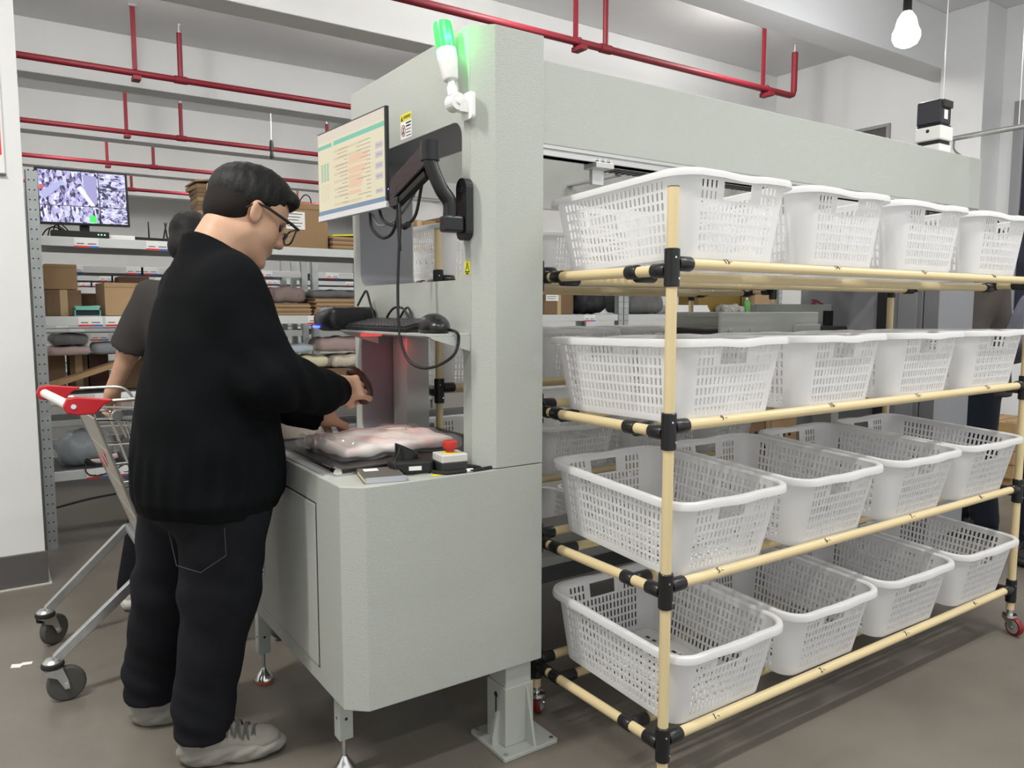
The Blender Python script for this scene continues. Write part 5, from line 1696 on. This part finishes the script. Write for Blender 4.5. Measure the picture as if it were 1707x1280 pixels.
es = thing('emergency_stop', 'white and black emergency stop box with red mushroom button', 'switch box', (1.03, 1.80, 0.845))
EM = Matrix.Translation((1.022, 1.805, 0.8456)) @ Matrix.Rotation(R(-6), 4, 'Z')
MB().box((-0.038, -0.034, 0.0), (0.038, 0.034, 0.028), EM).build('lower_box', mat('charcoal plastic', (0.03, 0.03, 0.03), 0.5), es, bevel=0.002)
MB().box((-0.038, -0.034, 0.0282), (0.038, 0.034, 0.050), EM).build('lid', mat('light grey plastic', (0.62, 0.61, 0.58), 0.4), es, bevel=0.003)
MB().lathe([(0.022, 0.0502), (0.022, 0.0515), (0.012, 0.0516)], seg=20, mtx=EM).build('yellow_ring', M_YELLOW, es)
MB().lathe([(0.012, 0.0515), (0.012, 0.062), (0.019, 0.063), (0.021, 0.070), (0.020, 0.080), (0.016, 0.083), (0.001, 0.084)], seg=22, mtx=EM).build('button', mat('red button', (0.50, 0.035, 0.025), 0.45), es)
MB().tube(spline([tf((0.030, 0.0, 0.014), EM), (1.09, 1.79, 0.852), (1.13, 1.765, 0.8505), (1.10, 1.757, 0.8505), (1.04, 1.757, 0.8505), (0.985, 1.765, 0.8505), (0.965, 1.80, 0.8505)], 8), 0.0046, 8).build('cord', M_BLACKMAT, es)
MB().cyl((1.045, 1.757, 0.8505), (1.065, 1.757, 0.8505), 0.0052, seg=10).build('cord_tag', M_PAPER, es)
MB().box((0.95, 1.767, 0.8453), (1.0, 1.787, 0.8456)).build('floor_sticker', M_YELLOW, es)
tcab = thing('cable', 'pair of thin black cables hanging inside the right of the tunnel', 'cable', (1.2, 1.845, 0.86))
for k in range(2):
    MB().tube(spline([(1.16 + k * 0.02, 1.842, 1.10), (1.15 + k * 0.02, 1.846, 1.02), (1.13 + k * 0.025, 1.852 + 0.004 * k, 0.95), (1.11 + k * 0.02, 1.86, 0.89), (1.08, 1.845, 0.868)], 7), 0.0036, 7).build('cord', M_BLACKMAT, tcab)
MB().box((0.725, 2.535, 0.8455), (0.93, 2.550, 0.915)).build('far_guard', mat('cream guard plate', (0.66, 0.62, 0.53), 0.5), mac, bevel=0.004)
# ================================================================== SHELVING AND GOODS BEHIND
M_BAGD = mat('black plastic bag', (0.018, 0.019, 0.022), 0.25, bump=0.6, bscale=25)
M_TEAL = mat('teal card', (0.16, 0.50, 0.42), 0.5)
SHY = 4.725


def label_strip(parent, x, y, z, w=0.115, two=True):
    """paper price label on a shelf beam: white card with a red and a blue edge (codes left blank)"""
    o = MB().box((x, y - 0.0032, z - 0.030), (x + w, y - 0.0012, z + 0.020)).build('shelf_label', M_PAPER, parent)
    MB().box((x, y - 0.0042, z - 0.032), (x + w * 0.62, y - 0.0034, z - 0.022)).build('red_band', M_REDPR, o)
    MB().box((x + w * 0.62, y - 0.0042, z - 0.032), (x + w, y - 0.0034, z - 0.022)).build('blue_band', M_BLUEPR, o)
    MB().box((x + 0.012, y - 0.0042, z - 0.013), (x + w * 0.40, y - 0.0034, z - 0.009)).build('print_line', M_INK, o)
    MB().box((x + w * 0.55, y - 0.0042, z - 0.013), (x + w * 0.9, y - 0.0034, z - 0.009)).build('print_line', M_INK, o)


def storage_shelf(x0, x1, y, depth, levels, ztop, label, labels_at, group):
    t = thing('storage_shelf', label, 'shelf', (x0, y, 0), group=group)
    for px in (x0, x1):
        for (py, s) in ((y, 1), (y + depth, -1)):
            po = MB().box((px, py, 0), (px + 0.055, py + s * 0.003, ztop)).box((px, py, 0), (px + 0.003, py + s * 0.045, ztop)).build('post', M_GALV, t)
            if s == 1 and y < 5:
                ho = MB()
                n = int(ztop / 0.05)
                for i in range(n):
                    for dx in (0.016, 0.039):
                        ho.cyl((px + dx, py - 0.0006, 0.05 + i * 0.05), (px + dx, py + 0.0001, 0.05 + i * 0.05), 0.0042, seg=6)
                ho = ho.build('holes', M_INK, po)
                ho['kind'] = 'stuff'
    for li, z in enumerate(levels):
        MB().box((x0 + 0.05, y + 0.002, z - 0.05), (x1 + 0.005, y + 0.03, z)).build('beam', M_LIGHTSH, t, bevel=0.002)
        MB().box((x0 + 0.05, y + depth - 0.03, z - 0.05), (x1 + 0.005, y + depth - 0.002, z)).build('beam', M_LIGHTSH, t)
        MB().box((x0 + 0.05, y + 0.031, z - 0.012), (x1 + 0.005, y + depth - 0.031, z - 0.002)).build('shelf_board', M_GREYSH, t)
        for lx in labels_at[li % len(labels_at)]:
            label_strip(t, lx, y + 0.002, z - 0.022)
    return t


LV = [0.416, 0.83, 1.25, 1.67]
GS = 'metal storage shelves behind the machine'
storage_shelf(0.195, 2.20, SHY, 0.55, LV, 2.0, 'galvanised storage shelf at left carrying a screen and boxes', [(0.40, 0.52), (0.46, 0.58), (0.40, 0.53, 1.66, 1.78), (0.40, 0.75, 0.87)], GS)
storage_shelf(2.26, 4.26, SHY, 0.55, LV, 2.0, 'galvanised storage shelf glimpsed behind the machine portal and baskets', [(2.6, 3.9)], GS)
storage_shelf(4.32, 6.32, SHY, 0.55, LV, 2.0, 'galvanised storage shelf farthest right, behind the carriage', [(4.8,)], GS)
for k, (yy, nm) in enumerate(((6.25, 'second'), (7.9, 'third'), (9.6, 'fourth'))):
    storage_shelf(0.15, 2.15, yy, 0.55, [0.30, 0.70, 1.12, 1.35, 1.60], 1.72, 'grey storage shelf in the %s row back, at left' % nm, [(), (), (0.6, 1.6), (0.5, 1.5), (0.36, 0.46, 0.85, 0.95, 1.32, 1.8)], 'shelves in the rows further back')
    storage_shelf(2.24, 4.24, yy, 0.55, [0.30, 0.70, 1.12, 1.35, 1.60], 1.72, 'grey storage shelf in the %s row back, second from the left' % nm, [(), (), (2.6,), (2.5,), (2.36, 3.2)], 'shelves in the rows further back')


# ---------------------------------------------------------------- cartons
def carton(label, lo, hi, m, rot=0.0, tape=True, group=None, sticker=False, flaps=False, name='cardboard_box'):
    c = [(lo[i] + hi[i]) / 2 for i in range(2)]
    s = [(hi[i] - lo[i]) / 2 for i in range(2)]
    h = hi[2] - lo[2]
    t = thing(name, label, 'box', (c[0], c[1], lo[2]), group=group)
    M = Matrix.Translation((c[0], c[1], lo[2] + 0.0005)) @ Matrix.Rotation(rot, 4, 'Z')
    if flaps:
        th = 0.004
        b = MB().box((-s[0], -s[1], 0), (s[0], s[1], th), M)
        b.box((-s[0], -s[1], th), (s[0], -s[1] + th, h), M).box((-s[0], s[1] - th, th), (s[0], s[1], h), M).box((-s[0], -s[1] + th, th), (-s[0] + th, s[1] - th, h), M).box((s[0] - th, -s[1] + th, th), (s[0], s[1] - th, h), M)
        b.build('carton', m, t)
        for sx in (-1, 1):
            FM = M @ Matrix.Translation((sx * s[0], 0, h)) @ Matrix.Rotation(sx * R(28), 4, 'Y')
            MB().box((-0.002, -s[1], 0), (0.002, s[1], h * 0.35), FM).build('flap', m, t)
        return t
    MB().box((-s[0], -s[1], 0), (s[0], s[1], h), M).build('carton', m, t, bevel=0.003)
    if tape:
        MB().box((-0.018, -s[1] - 0.0008, 0), (0.018, -s[1] - 0.0002, h + 0.0006), M).box((-0.018, -s[1] - 0.0002, h + 0.0002), (0.018, s[1], h + 0.0008), M).build('tape', mat('parcel tape', (0.50, 0.36, 0.20), 0.25), t)
    MB().box((-s[0], -s[1] - 0.0006, h * 0.86), (s[0], -s[1] - 0.0002, h * 0.868), M).build('crease', mat('dark crease', (0.10, 0.06, 0.03), 0.8), t)
    if sticker:
        w = s[0] * 0.42
        sk = MB().box((-s[0] + 0.015, -s[1] - 0.0014, h * 0.42), (-s[0] + 0.015 + 2 * w, -s[1] - 0.0008, h * 0.80), M).build('address_label', M_PAPER, t)
        for i in range(5):
            MB().box((-s[0] + 0.022, -s[1] - 0.002, h * (0.74 - i * 0.065)), (-s[0] + 0.022 + w * (1.6 - 0.2 * (i % 3)), -s[1] - 0.0015, h * (0.755 - i * 0.065)), M).build('print_line', M_INK, sk)
    return t


GB = 'boxes on the storage shelves'
carton('brown box on the third shelf, lower of two stacked beside the left post', (0.262, 4.83, 1.2515), (0.430, 5.1, 1.392), M_CARD2, group=GB)
carton('brown box stacked on another beside the left post', (0.262, 4.835, 1.3945), (0.415, 5.1, 1.530), M_CARD, tape=False, group=GB)
carton('open pale carton on the third shelf behind the person in the t-shirt', (0.532, 4.80, 1.2515), (0.79, 5.08, 1.435), M_CARD3, rot=R(3), flaps=False, tape=False, group=GB)
carton('dark brown box at the back of the third shelf, behind the teal tray', (0.44, 5.105, 1.2515), (0.60, 5.24, 1.38), M_CARD2, tape=False, group=GB)
carton('dark brown open box on top of the pale carton', (0.62, 4.86, 1.4365), (0.78, 5.02, 1.472), mat('very dark cardboard', (0.09, 0.045, 0.03), 0.8), tape=False, group=GB)
tt = thing('paper_tray', 'small teal paper tray with a dark inside on the third shelf', 'tray', (0.447, 4.79, 1.251))
MB().box((0.388, 4.75, 1.2515), (0.512, 4.825, 1.2545)).box((0.388, 4.75, 1.254), (0.393, 4.825, 1.298)).box((0.507, 4.75, 1.254), (0.512, 4.825, 1.298)).box((0.388, 4.82, 1.254), (0.512, 4.825, 1.298)).build('tray', M_TEAL, tt)
MB().box((0.388, 4.75, 1.284), (0.512, 4.7535, 1.306)).build('front_lip', M_TEAL, tt)
MB().box((0.394, 4.758, 1.255), (0.506, 4.819, 1.282)).build('dark_content', M_INK, tt)
MB().box((0.392, 4.76, 1.3005), (0.508, 4.82, 1.303), Matrix.Translation((0.45, 0, 1.30)) @ Matrix.Rotation(R(-3), 4, 'Y') @ Matrix.Translation((-0.45, 0, -1.297))).build('paper_sheet', mat('cream sheet', (0.70, 0.66, 0.50), 0.7), tt)

# second shelf: bags on boxes, leaning flat cartons
carton('small brown box on the second shelf, first from the left post', (0.262, 4.95, 0.8315), (0.345, 5.15, 1.03), M_CARD2, tape=False, group=GB)
carton('small brown box on the second shelf, second from the left post', (0.365, 4.95, 0.8315), (0.455, 5.15, 1.03), M_CARD2, group=GB)
carton('dark box on the second shelf, third from the left post', (0.462, 4.95, 0.8315), (0.56, 5.15, 1.035), mat('very dark cardboard', (0.09, 0.045, 0.03), 0.8), tape=False, group=GB)
M_GARG = mat('dark grey cloth', (0.05, 0.055, 0.065), 0.8)
M_GARP = mat('dusty pink cloth', (0.42, 0.27, 0.25), 0.8)
M_GARK = mat('black cloth', (0.015, 0.015, 0.017), 0.8)
M_GARB = mat('blue grey cloth', (0.17, 0.20, 0.24), 0.8)
M_GARY = mat('pale yellow cloth', (0.62, 0.55, 0.33), 0.85)
M_GARC = mat('cream cloth', (0.55, 0.48, 0.36), 0.85)
M_GARM = mat('mauve brown cloth', (0.23, 0.13, 0.12), 0.8)
GG = 'bagged garments on the storage shelves'
soft_pack('bagged_garment', 'dusty pink garment in clear film, lying on boxes beside the left post', 'garment', (0.258, 4.78, 1.0375), (0.46, 5.12, 1.085), M_GARP, 3, GG, amp=0.004)
soft_pack('bagged_garment', 'grey blue garment in clear film, lying right of the dusty pink one', 'garment', (0.47, 4.79, 1.0375), (0.80, 5.12, 1.10), M_GARB, 4, GG, amp=0.004)
soft_pack('bagged_garment', 'black garment in clear film on top of the pile beside the left post', 'garment', (0.27, 4.79, 1.092), (0.455, 5.1, 1.150), M_GARK, 5, GG, amp=0.004)
carton('dark box on the second shelf behind the person in the t-shirt', (0.62, 4.92, 0.8315), (0.95, 5.15, 1.03), M_CARD2, tape=False, group=GB)
fl = thing('flat_cartons', 'bundle of folded flat cartons leaning up along the second shelf', 'cartons', (0.45, 4.80, 0.83))
for i in range(5):
    FM = Matrix.Translation((0.235 + 0.006 * i, 4.745, 0.858 + i * 0.0075)) @ Matrix.Rotation(R(-18), 4, 'Y')
    MB().box((0.0, 0.0, 0.0), (0.48, 0.14, 0.0055), FM).build('flat_carton', M_CARD3 if i % 2 else M_CARD, fl)

# bottom shelf: translucent bag, small gun with cord
soft_pack('plastic_bag', 'big translucent bluish bag on the bottom shelf beside the left post', 'bag', (0.27, 4.80, 0.4175), (0.56, 5.12, 0.60), mat('milky blue bag', (0.22, 0.27, 0.29), 0.35), 6, None, amp=0.010, puff=0.45)
soft_pack('bagged_garment', 'grey garment in film on the bottom shelf, behind the trolley', 'garment', (0.60, 4.80, 0.4175), (1.0, 5.12, 0.55), M_GARG, 7, GG)
tg = thing('tagging_gun', 'black and pink tagging gun with a cord on the bottom shelf front', 'tool', (0.47, 4.77, 0.417))
MB().tube([(0.42, 4.755, 0.455), (0.47, 4.76, 0.452), (0.56, 4.765, 0.474)], [0.012, 0.014, 0.016], 10).build('barrel', mat('pale pink plastic', (0.60, 0.45, 0.47), 0.4), tg)
MB().tube([(0.40, 4.752, 0.464), (0.43, 4.755, 0.446), (0.455, 4.757, 0.434)], [0.014, 0.016, 0.011], 10).build('grip', M_BLACKPL, tg)
MB().tube(spline([(0.402, 4.75, 0.45), (0.398, 4.72, 0.41), (0.42, 4.715, 0.385), (0.47, 4.715, 0.38), (0.53, 4.715, 0.40), (0.58, 4.73, 0.42)], 7), 0.004, 7).build('cord', M_BLACKMAT, tg)
fc = thing('cable', 'black cable sagging below the bottom shelf at left', 'cable', (0.5, 4.9, 0.25))
MB().tube(spline([(0.20, 4.80, 0.20), (0.45, 4.82, 0.235), (0.75, 4.85, 0.245), (1.2, 4.9, 0.25)], 7), 0.006, 7).build('cord', M_BLACKMAT, fc)

# right part of the left shelf, seen between the man and the machine
sp = thing('flat_cartons', 'pile of flat folded cartons on the third shelf, left of the machine', 'cartons', (1.6, 4.9, 1.25))
for i in range(9):
    MB().box((1.42 + random.uniform(-0.01, 0.01), 4.78, 1.2515 + i * 0.0085), (1.70 + random.uniform(-0.01, 0.01), 5.1, 1.2595 + i * 0.0085)).build('flat_carton', (M_CARD, M_CARD3, M_CARD2)[i % 3], sp)
sp = thing('flat_cartons', 'taller pile of flat folded cartons on the third shelf, against the machine', 'cartons', (1.86, 4.9, 1.25))
for i in range(13):
    MB().box((1.73 + random.uniform(-0.01, 0.01), 4.77, 1.2515 + i * 0.0085), (2.10 + random.uniform(-0.01, 0.01), 5.1, 1.2595 + i * 0.0085)).build('flat_carton', (M_CARD2, M_CARD, M_CARD3)[i % 3], sp)
soft_pack('bagged_garment', 'mauve brown garment in film on the pile of flat cartons', 'garment', (1.50, 4.86, 1.331), (1.71, 5.12, 1.43), M_GARM, 8, GG, amp=0.012)
soft_pack('bagged_garment', 'charcoal garment in film on the taller carton pile', 'garment', (1.74, 4.85, 1.364), (2.06, 5.10, 1.41), M_GARG, 9, GG)
soft_pack('bagged_garment', 'pale blue garment in film on the second shelf, left of the machine', 'garment', (1.56, 4.80, 1.012), (1.74, 5.1, 1.062), M_CLOTHB, 10, GG)
soft_pack('bagged_garment', 'dusty rose garment in film on the second shelf beside the machine', 'garment', (1.76, 4.78, 1.014), (2.15, 5.1, 1.10), M_GARP, 11, GG, amp=0.009)
soft_pack('bagged_garment', 'pale yellow garment in film below the pale blue one', 'garment', (1.60, 4.77, 0.92), (1.82, 5.1, 0.985), M_GARY, 12, GG, amp=0.009)
soft_pack('bagged_garment', 'cream garment in film below the dusty rose one', 'garment', (1.84, 4.77, 0.91), (2.15, 5.1, 0.985), M_GARC, 13, GG, amp=0.009)
carton('low brown box under the yellow and cream garments', (1.55, 4.77, 0.8315), (2.16, 5.12, 0.905), M_CARD2, tape=False, group=GB)
soft_pack('bagged_garment', 'black garment in film on the second shelf, mid way along the left shelf', 'garment', (1.05, 4.80, 0.8315), (1.50, 5.1, 1.0), M_GARK, 14, GG)

# top of the left shelf: screen, router, flat box, tied cartons, labelled box
tv = thing('camera_screen', 'wall of camera views on a black-framed screen standing on the shelf', 'screen', (0.45, 4.85, 1.67))
TM = Matrix.Translation((0.464, 4.80, 1.8885)) @ Matrix.Rotation(R(-1.2), 4, 'Y') @ Matrix.Rotation(R(3), 4, 'Z') @ Matrix.Scale(1.039, 4)
MB().box((-0.212, 0.0, -0.142), (0.212, 0.028, 0.142), TM).build('housing', M_BLACKPL, tv, bevel=0.003)
MB().box((-0.02, 0.028, -0.2), (0.02, 0.075, -0.10), TM).build('stand_neck', M_BLACKMAT, tv)
MB().box((-0.10, 0.062, -0.2075), (0.10, 0.20, -0.20), TM).build('stand_foot', M_BLACKMAT, tv)


def cctv_mat(name, sc, seed, tint):
    m = bpy.data.materials.new(name)
    m.use_nodes = True
    nt = m.node_tree
    b = nt.nodes['Principled BSDF']
    b.inputs['Base Color'].default_value = (0.01, 0.01, 0.01, 1)
    tc = nt.nodes.new('ShaderNodeTexCoord')
    mp = nt.nodes.new('ShaderNodeMapping')
    mp.inputs['Location'].default_value = (seed, seed * 2, seed)
    mp.inputs['Rotation'].default_value = (0, 0.5 * math.sin(seed), 0)
    mp.inputs['Scale'].default_value = sc
    nt.links.new(tc.outputs['Object'], mp.inputs['Vector'])
    v = nt.nodes.new('ShaderNodeTexVoronoi')
    v.inputs['Scale'].default_value = 75
    nt.links.new(mp.outputs['Vector'], v.inputs['Vector'])
    n = nt.nodes.new('ShaderNodeTexNoise')
    n.inputs['Scale'].default_value = 150
    n.inputs['Detail'].default_value = 4
    nt.links.new(mp.outputs['Vector'], n.inputs['Vector'])
    mx = nt.nodes.new('ShaderNodeMixRGB')
    mx.inputs['Fac'].default_value = 0.45
    nt.links.new(v.outputs['Color'], mx.inputs[1])
    nt.links.new(n.outputs['Fac'], mx.inputs[2])
    bw = nt.nodes.new('ShaderNodeRGBToBW')
    nt.links.new(mx.outputs['Color'], bw.inputs['Color'])
    r = nt.nodes.new('ShaderNodeValToRGB')
    e = r.color_ramp.elements
    e[0].position, e[0].color = 0.36, (0.03, 0.03, 0.07, 1)
    e[1].position, e[1].color = 0.74, (0.80, 0.80, 1.0, 1)
    q = e.new(0.47)
    q.color = tint
    nt.links.new(bw.outputs['Val'], r.inputs['Fac'])
    nt.links.new(r.outputs['Color'], b.inputs['Emission Color'])
    b.inputs['Emission Strength'].default_value = 0.85
    return m


for i, (x0, x1, z0, z1, sc_, ti) in enumerate(((-0.200, 0.070, -0.044, 0.130, (1, 1, 0.6), (0.33, 0.30, 0.60, 1)), (0.074, 0.200, 0.045, 0.130, (0.6, 1, 1.2), (0.36, 0.34, 0.62, 1)), (0.074, 0.200, -0.044, 0.042, (1.3, 1, 1.1), (0.30, 0.28, 0.5, 1)),
                                               (-0.200, 0.070, -0.130, -0.047, (1.2, 1, 0.5), (0.38, 0.36, 0.62, 1)), (0.074, 0.200, -0.130, -0.047, (0.8, 1, 1.6), (0.40, 0.38, 0.66, 1)))):
    MB().add([tf((x0, -0.0006, z0), TM), tf((x1, -0.0006, z0), TM), tf((x1, -0.0006, z1), TM), tf((x0, -0.0006, z1), TM)], [(0, 1, 2, 3)]).build('camera_view', cctv_mat('camera view %d' % i, sc_, 1.3 * i + 0.7, ti), tv)
def tvp(pts, x=-0.0012):
    return MB().add([tf((p[0], x, p[1]), TM) for p in pts], [tuple(range(len(pts)))])
tvp([(0.018, -0.126), (0.048, -0.126), (0.056, -0.106), (0.040, -0.088), (0.022, -0.094)]).build('green_patch', emis('camera view green', (0.05, 0.75, 0.12), 0.9), tv)
tvp([(0.0, 0.118), (0.064, 0.110), (0.060, -0.03), (0.036, -0.04), (0.004, 0.05)]).build('lilac_machine_patch', emis('camera view lilac', (0.34, 0.32, 0.58), 0.8), tv)
tvp([(-0.195, 0.02), (-0.10, 0.085), (-0.085, 0.07), (-0.18, -0.02)]).build('pale_roof_patch', emis('camera view pale', (0.42, 0.44, 0.72), 0.8), tv)
tvp([(-0.198, 0.055), (-0.182, 0.055), (-0.178, 0.035), (-0.198, 0.03)]).build('red_patch', emis('camera view red', (0.6, 0.08, 0.12), 0.9), tv)
tvp([(-0.03, 0.045), (-0.012, 0.06), (0.052, -0.042), (0.030, -0.042)], -0.0014).build('aisle_patch', emis('camera view white', (0.75, 0.75, 0.88), 0.9), tv)
nvr = thing('video_recorder', 'low black video recorder with green lights under the screen', 'recorder', (0.44, 4.80, 1.671))
MB().box((0.30, 4.735, 1.671), (0.57, 4.845, 1.704)).build('case', M_BLACKMAT, nvr, bevel=0.002)
for i, xx in enumerate((0.515, 0.530, 0.545)):
    MB().box((xx, 4.7335, 1.686), (xx + 0.006, 4.7349, 1.691)).build('green_light', emis('green led', (0.3, 1.0, 0.6), 2.5), nvr)
wc = thing('cable', 'tangle of dark cables behind the screen', 'cable', (0.33, 4.9, 1.70))
for i in range(4):
    MB().tube(spline([(0.262 + 0.03 * i, 4.95, 1.674), (0.29 + 0.02 * i, 4.92, 1.72 + 0.012 * i), (0.34 + 0.02 * i, 4.95, 1.735 - 0.008 * i), (0.39, 4.97, 1.69)], 6), 0.0035, 6).build('cord', M_BLACKMAT, wc)
wb = thing('flat_box', 'flat white box on the top shelf, right of the screen', 'box', (0.62, 4.85, 1.6705))
MB().box((0.572, 4.76, 1.6705), (0.70, 4.96, 1.693)).build('box', M_PAPER, wb, bevel=0.001)
MB().box((0.572, 4.7592, 1.6805), (0.70, 4.7598, 1.6815)).build('lid_edge', M_LIGHTSH, wb)
ro = thing('router', 'black router with upright antennas on the top shelf', 'router', (0.83, 4.85, 1.6705))
MB().prism([(0.70, 4.78), (0.95, 4.82), (0.96, 4.95), (0.74, 4.95)], 1.6715, 1.692).build('case', M_BLACKPL, ro, bevel=0.005)
for (xx, lean) in ((0.80, 0.0), (0.875, 0.012), (0.90, -0.006), (0.94, 0.0)):
    MB().tube([(xx, 4.93, 1.688), (xx + lean, 4.935, 1.745), (xx + lean * 2, 4.94, 1.795)], [0.005, 0.0045, 0.003], 7).build('antenna', M_BLACKMAT, ro)
bc = thing('flat_cartons', 'tied upright bundle of flat cartons on the top shelf behind the man', 'cartons', (1.17, 5.0, 1.6705))
for i in range(14):
    TMx = Matrix.Translation((1.06, 4.86 + i * 0.0, 1.672 + i * 0.0255)) @ Matrix.Rotation(R(random.uniform(-1.5, 1.5)), 4, 'Y') @ Matrix.Rotation(R(random.uniform(-4, 4)), 4, 'Z')
    MB().box((0.0, 0.0, 0.0), (0.22, 0.25, 0.0235), TMx).build('flat_carton', (M_CARD2, M_CARD, M_CARD2)[i % 3], bc)
MB().box((0.0, 0.0, 0.0), (0.25, 0.27, 0.008), Matrix.Translation((1.045, 4.84, 2.034)) @ Matrix.Rotation(R(-9), 4, 'Y')).build('top_sheet', M_CARD, bc)
MB().tube([(1.10, 4.845, 1.674), (1.103, 4.842, 1.85), (1.115, 4.842, 2.03)], 0.0035, 6).build('string', mat('cream string', (0.75, 0.70, 0.60), 0.7), bc)
pb = carton('tall brown box with white address label on the top shelf left of the machine', (1.56, 4.83, 1.6705), (1.845, 5.12, 1.958), M_CARD, tape=False, group=GB, sticker=True)
MB().tube(spline([(1.70, 4.95, 1.958), (1.715, 4.95, 2.0), (1.745, 4.95, 2.028), (1.775, 4.95, 2.01), (1.785, 4.95, 1.958)], 7), 0.004, 7).build('wire_loop', M_BLACKMAT, pb)
sp = thing('flat_cartons', 'pile of flat cartons with a yellow sheet on the top shelf', 'cartons', (1.95, 4.9, 1.67))
for i in range(9):
    MB().box((1.862 + random.uniform(0, 0.008), 4.80, 1.6715 + i * 0.0095), (2.16 + random.uniform(-0.01, 0.01), 5.1, 1.6805 + i * 0.0095)).build('flat_carton', (M_CARD2, M_CARD, M_CARD3)[i % 3], sp)
MB().box((1.868, 4.80, 1.758), (2.16, 5.1, 1.768), Matrix.Translation((1.868, 0, 1.758)) @ Matrix.Rotation(R(-4), 4, 'Y') @ Matrix.Translation((-1.868, 0, -1.757))).build('yellow_sheet', M_YELLOW, sp)

# goods on the middle and right shelves, glimpsed through the racks
carton('brown box with white and red label, between the baskets behind the machine', (3.55, 4.78, 1.2515), (3.835, 5.1, 1.50), M_CARD2, group=GB, sticker=True)
soft_pack('plastic_bag', 'black plastic bag right of the labelled brown box', 'bag', (3.86, 4.78, 1.2515), (4.24, 5.12, 1.50), M_BAGD, 15, None, film=False, amp=0.008)
soft_pack('plastic_bag', 'black bag with grey film right of the twin shelf posts', 'bag', (4.40, 4.78, 1.2515), (4.88, 5.12, 1.46), M_GARK, 16, None, amp=0.012)
for i in range(4):
    carton('brown box in the row behind the portal window, %s from the left' % ('first', 'second', 'third', 'fourth')[i], (2.36 + i * 0.29, 4.80, 1.6715), (2.62 + i * 0.29, 5.1, 1.90 + 0.03 * (i % 2)), M_CARD2 if i % 2 else M_CARD, group=GB)
ps = thing('paper_stack', 'stack of white papers on the right shelf behind the front post', 'papers', (5.1, 4.9, 1.2505))
for i in range(4):
    MB().box((4.95 + 0.01 * i, 4.77, 1.2512 + i * 0.02), (5.42 - 0.015 * i, 5.08, 1.270 + i * 0.02)).build('ream', M_PAPER, ps)
carton('ochre box at the back of the right shelf', (5.45, 4.95, 1.2515), (6.28, 5.2, 1.52), mat('ochre cardboard', (0.30, 0.20, 0.05), 0.7), tape=False, group=GB)
soft_pack('cloth_heap', 'heap of white and grey cloth beside the green bottle', 'cloth', (5.62, 4.77, 1.2515), (5.90, 4.92, 1.33), mat('white grey cloth', (0.55, 0.53, 0.50), 0.8, noise=0.6, nscale=40), 17, None, film=False, amp=0.012)
gb = thing('bottle', 'green spray bottle standing on the right shelf', 'bottle', (5.96, 4.80, 1.2515))
MB().lathe([(0.032, 0), (0.036, 0.004), (0.036, 0.105), (0.030, 0.125), (0.014, 0.133)], (5.96, 4.81, 1.2515), seg=18).build('bottle_body', mat('green plastic', (0.12, 0.32, 0.08), 0.35), gb)
MB().lathe([(0.012, 0.1332), (0.012, 0.150), (0.001, 0.151)], (5.96, 4.81, 1.2515), seg=12).build('cap', M_WHITEPL, gb)
carton('brown box standing right of the green bottle', (6.03, 4.77, 1.2515), (6.25, 4.93, 1.48), M_CARD3, tape=False, group=GB)
wp = thing('display_board', 'white board standing on end beyond the right shelf', 'board', (6.7, 4.95, 0))
MB().box((6.52, 4.9, 0.0005), (6.92, 4.94, 1.75)).build('panel', M_PAPER, wp)
MB().box((6.50, 4.895, 0.0005), (6.5199, 4.945, 1.75)).build('edge_strip', mat('pale blue edge', (0.5, 0.62, 0.75), 0.4), wp)
for i, (x, w) in enumerate(((5.3, 0.42), (5.78, 0.5), (6.33, 0.4))):
    o = carton('brown box printed in black on the floor under the right shelf, %s of three' % ('left', 'middle', 'right')[i], (x, 4.38, 0.0), (x + w, 4.66, 0.33), (M_CARD2, M_CARD, M_CARD3)[i], tape=False, group='printed boxes on the floor')
    for q_ in range(4):
        MB().box((x + 0.06 + q_ * 0.075, 4.3785, 0.13), (x + 0.085 + q_ * 0.075 + 0.012 * (q_ % 2), 4.3795, 0.21)).build('printed_mark', M_INK, o)
pl = thing('wooden_crate', 'low pale wooden crate on the floor by the right wall', 'crate', (6.1, 2.75, 0))
for i in range(4):
    MB().box((5.9, 2.42, 0.10 + i * 0.10), (6.5, 2.44, 0.195 + i * 0.10)).box((5.9, 2.44, 0.10 + i * 0.10), (5.92, 3.1, 0.195 + i * 0.10)).build('board', mat('pale pine', (0.46, 0.30, 0.14), 0.6, noise=0.2, nscale=6, stretch=(1, 1, 9)), pl)
for x in (5.93, 6.42):
    MB().box((x, 2.441, 0.0), (x + 0.06, 2.50, 0.5)).build('corner_post', mat('pale pine', (0.46, 0.30, 0.14), 0.6), pl)
for i in range(5):
    MB().box((5.921, 2.503 + i * 0.12, 0.46), (6.49, 2.61 + i * 0.12, 0.48)).build('lid_board', mat('pale pine', (0.46, 0.30, 0.14), 0.6), pl)
# cable on the floor at the right and a paper scrap at the left
cf = thing('cable', 'grey cable lying across the floor behind the rack at right', 'cable', (4.3, 1.9, 0))
MB().tube(spline([(3.9, 1.95, 0.008), (4.2, 1.86, 0.008), (4.7, 1.84, 0.008), (5.3, 1.7, 0.008)], 8), 0.008, 8).build('cord', mat('grey cable', (0.2, 0.2, 0.2), 0.5), cf)
sc2 = thing('paper_scrap', 'torn white paper scrap on the floor at far left', 'litter', (0.035, 3.22, 0))
MB().prism([(0.0, 3.21), (0.03, 3.195), (0.035, 3.21), (0.065, 3.205), (0.07, 3.225), (0.04, 3.235), (0.03, 3.228), (0.005, 3.24)], 0.0005, 0.002).build('scrap', M_PAPER, sc2)
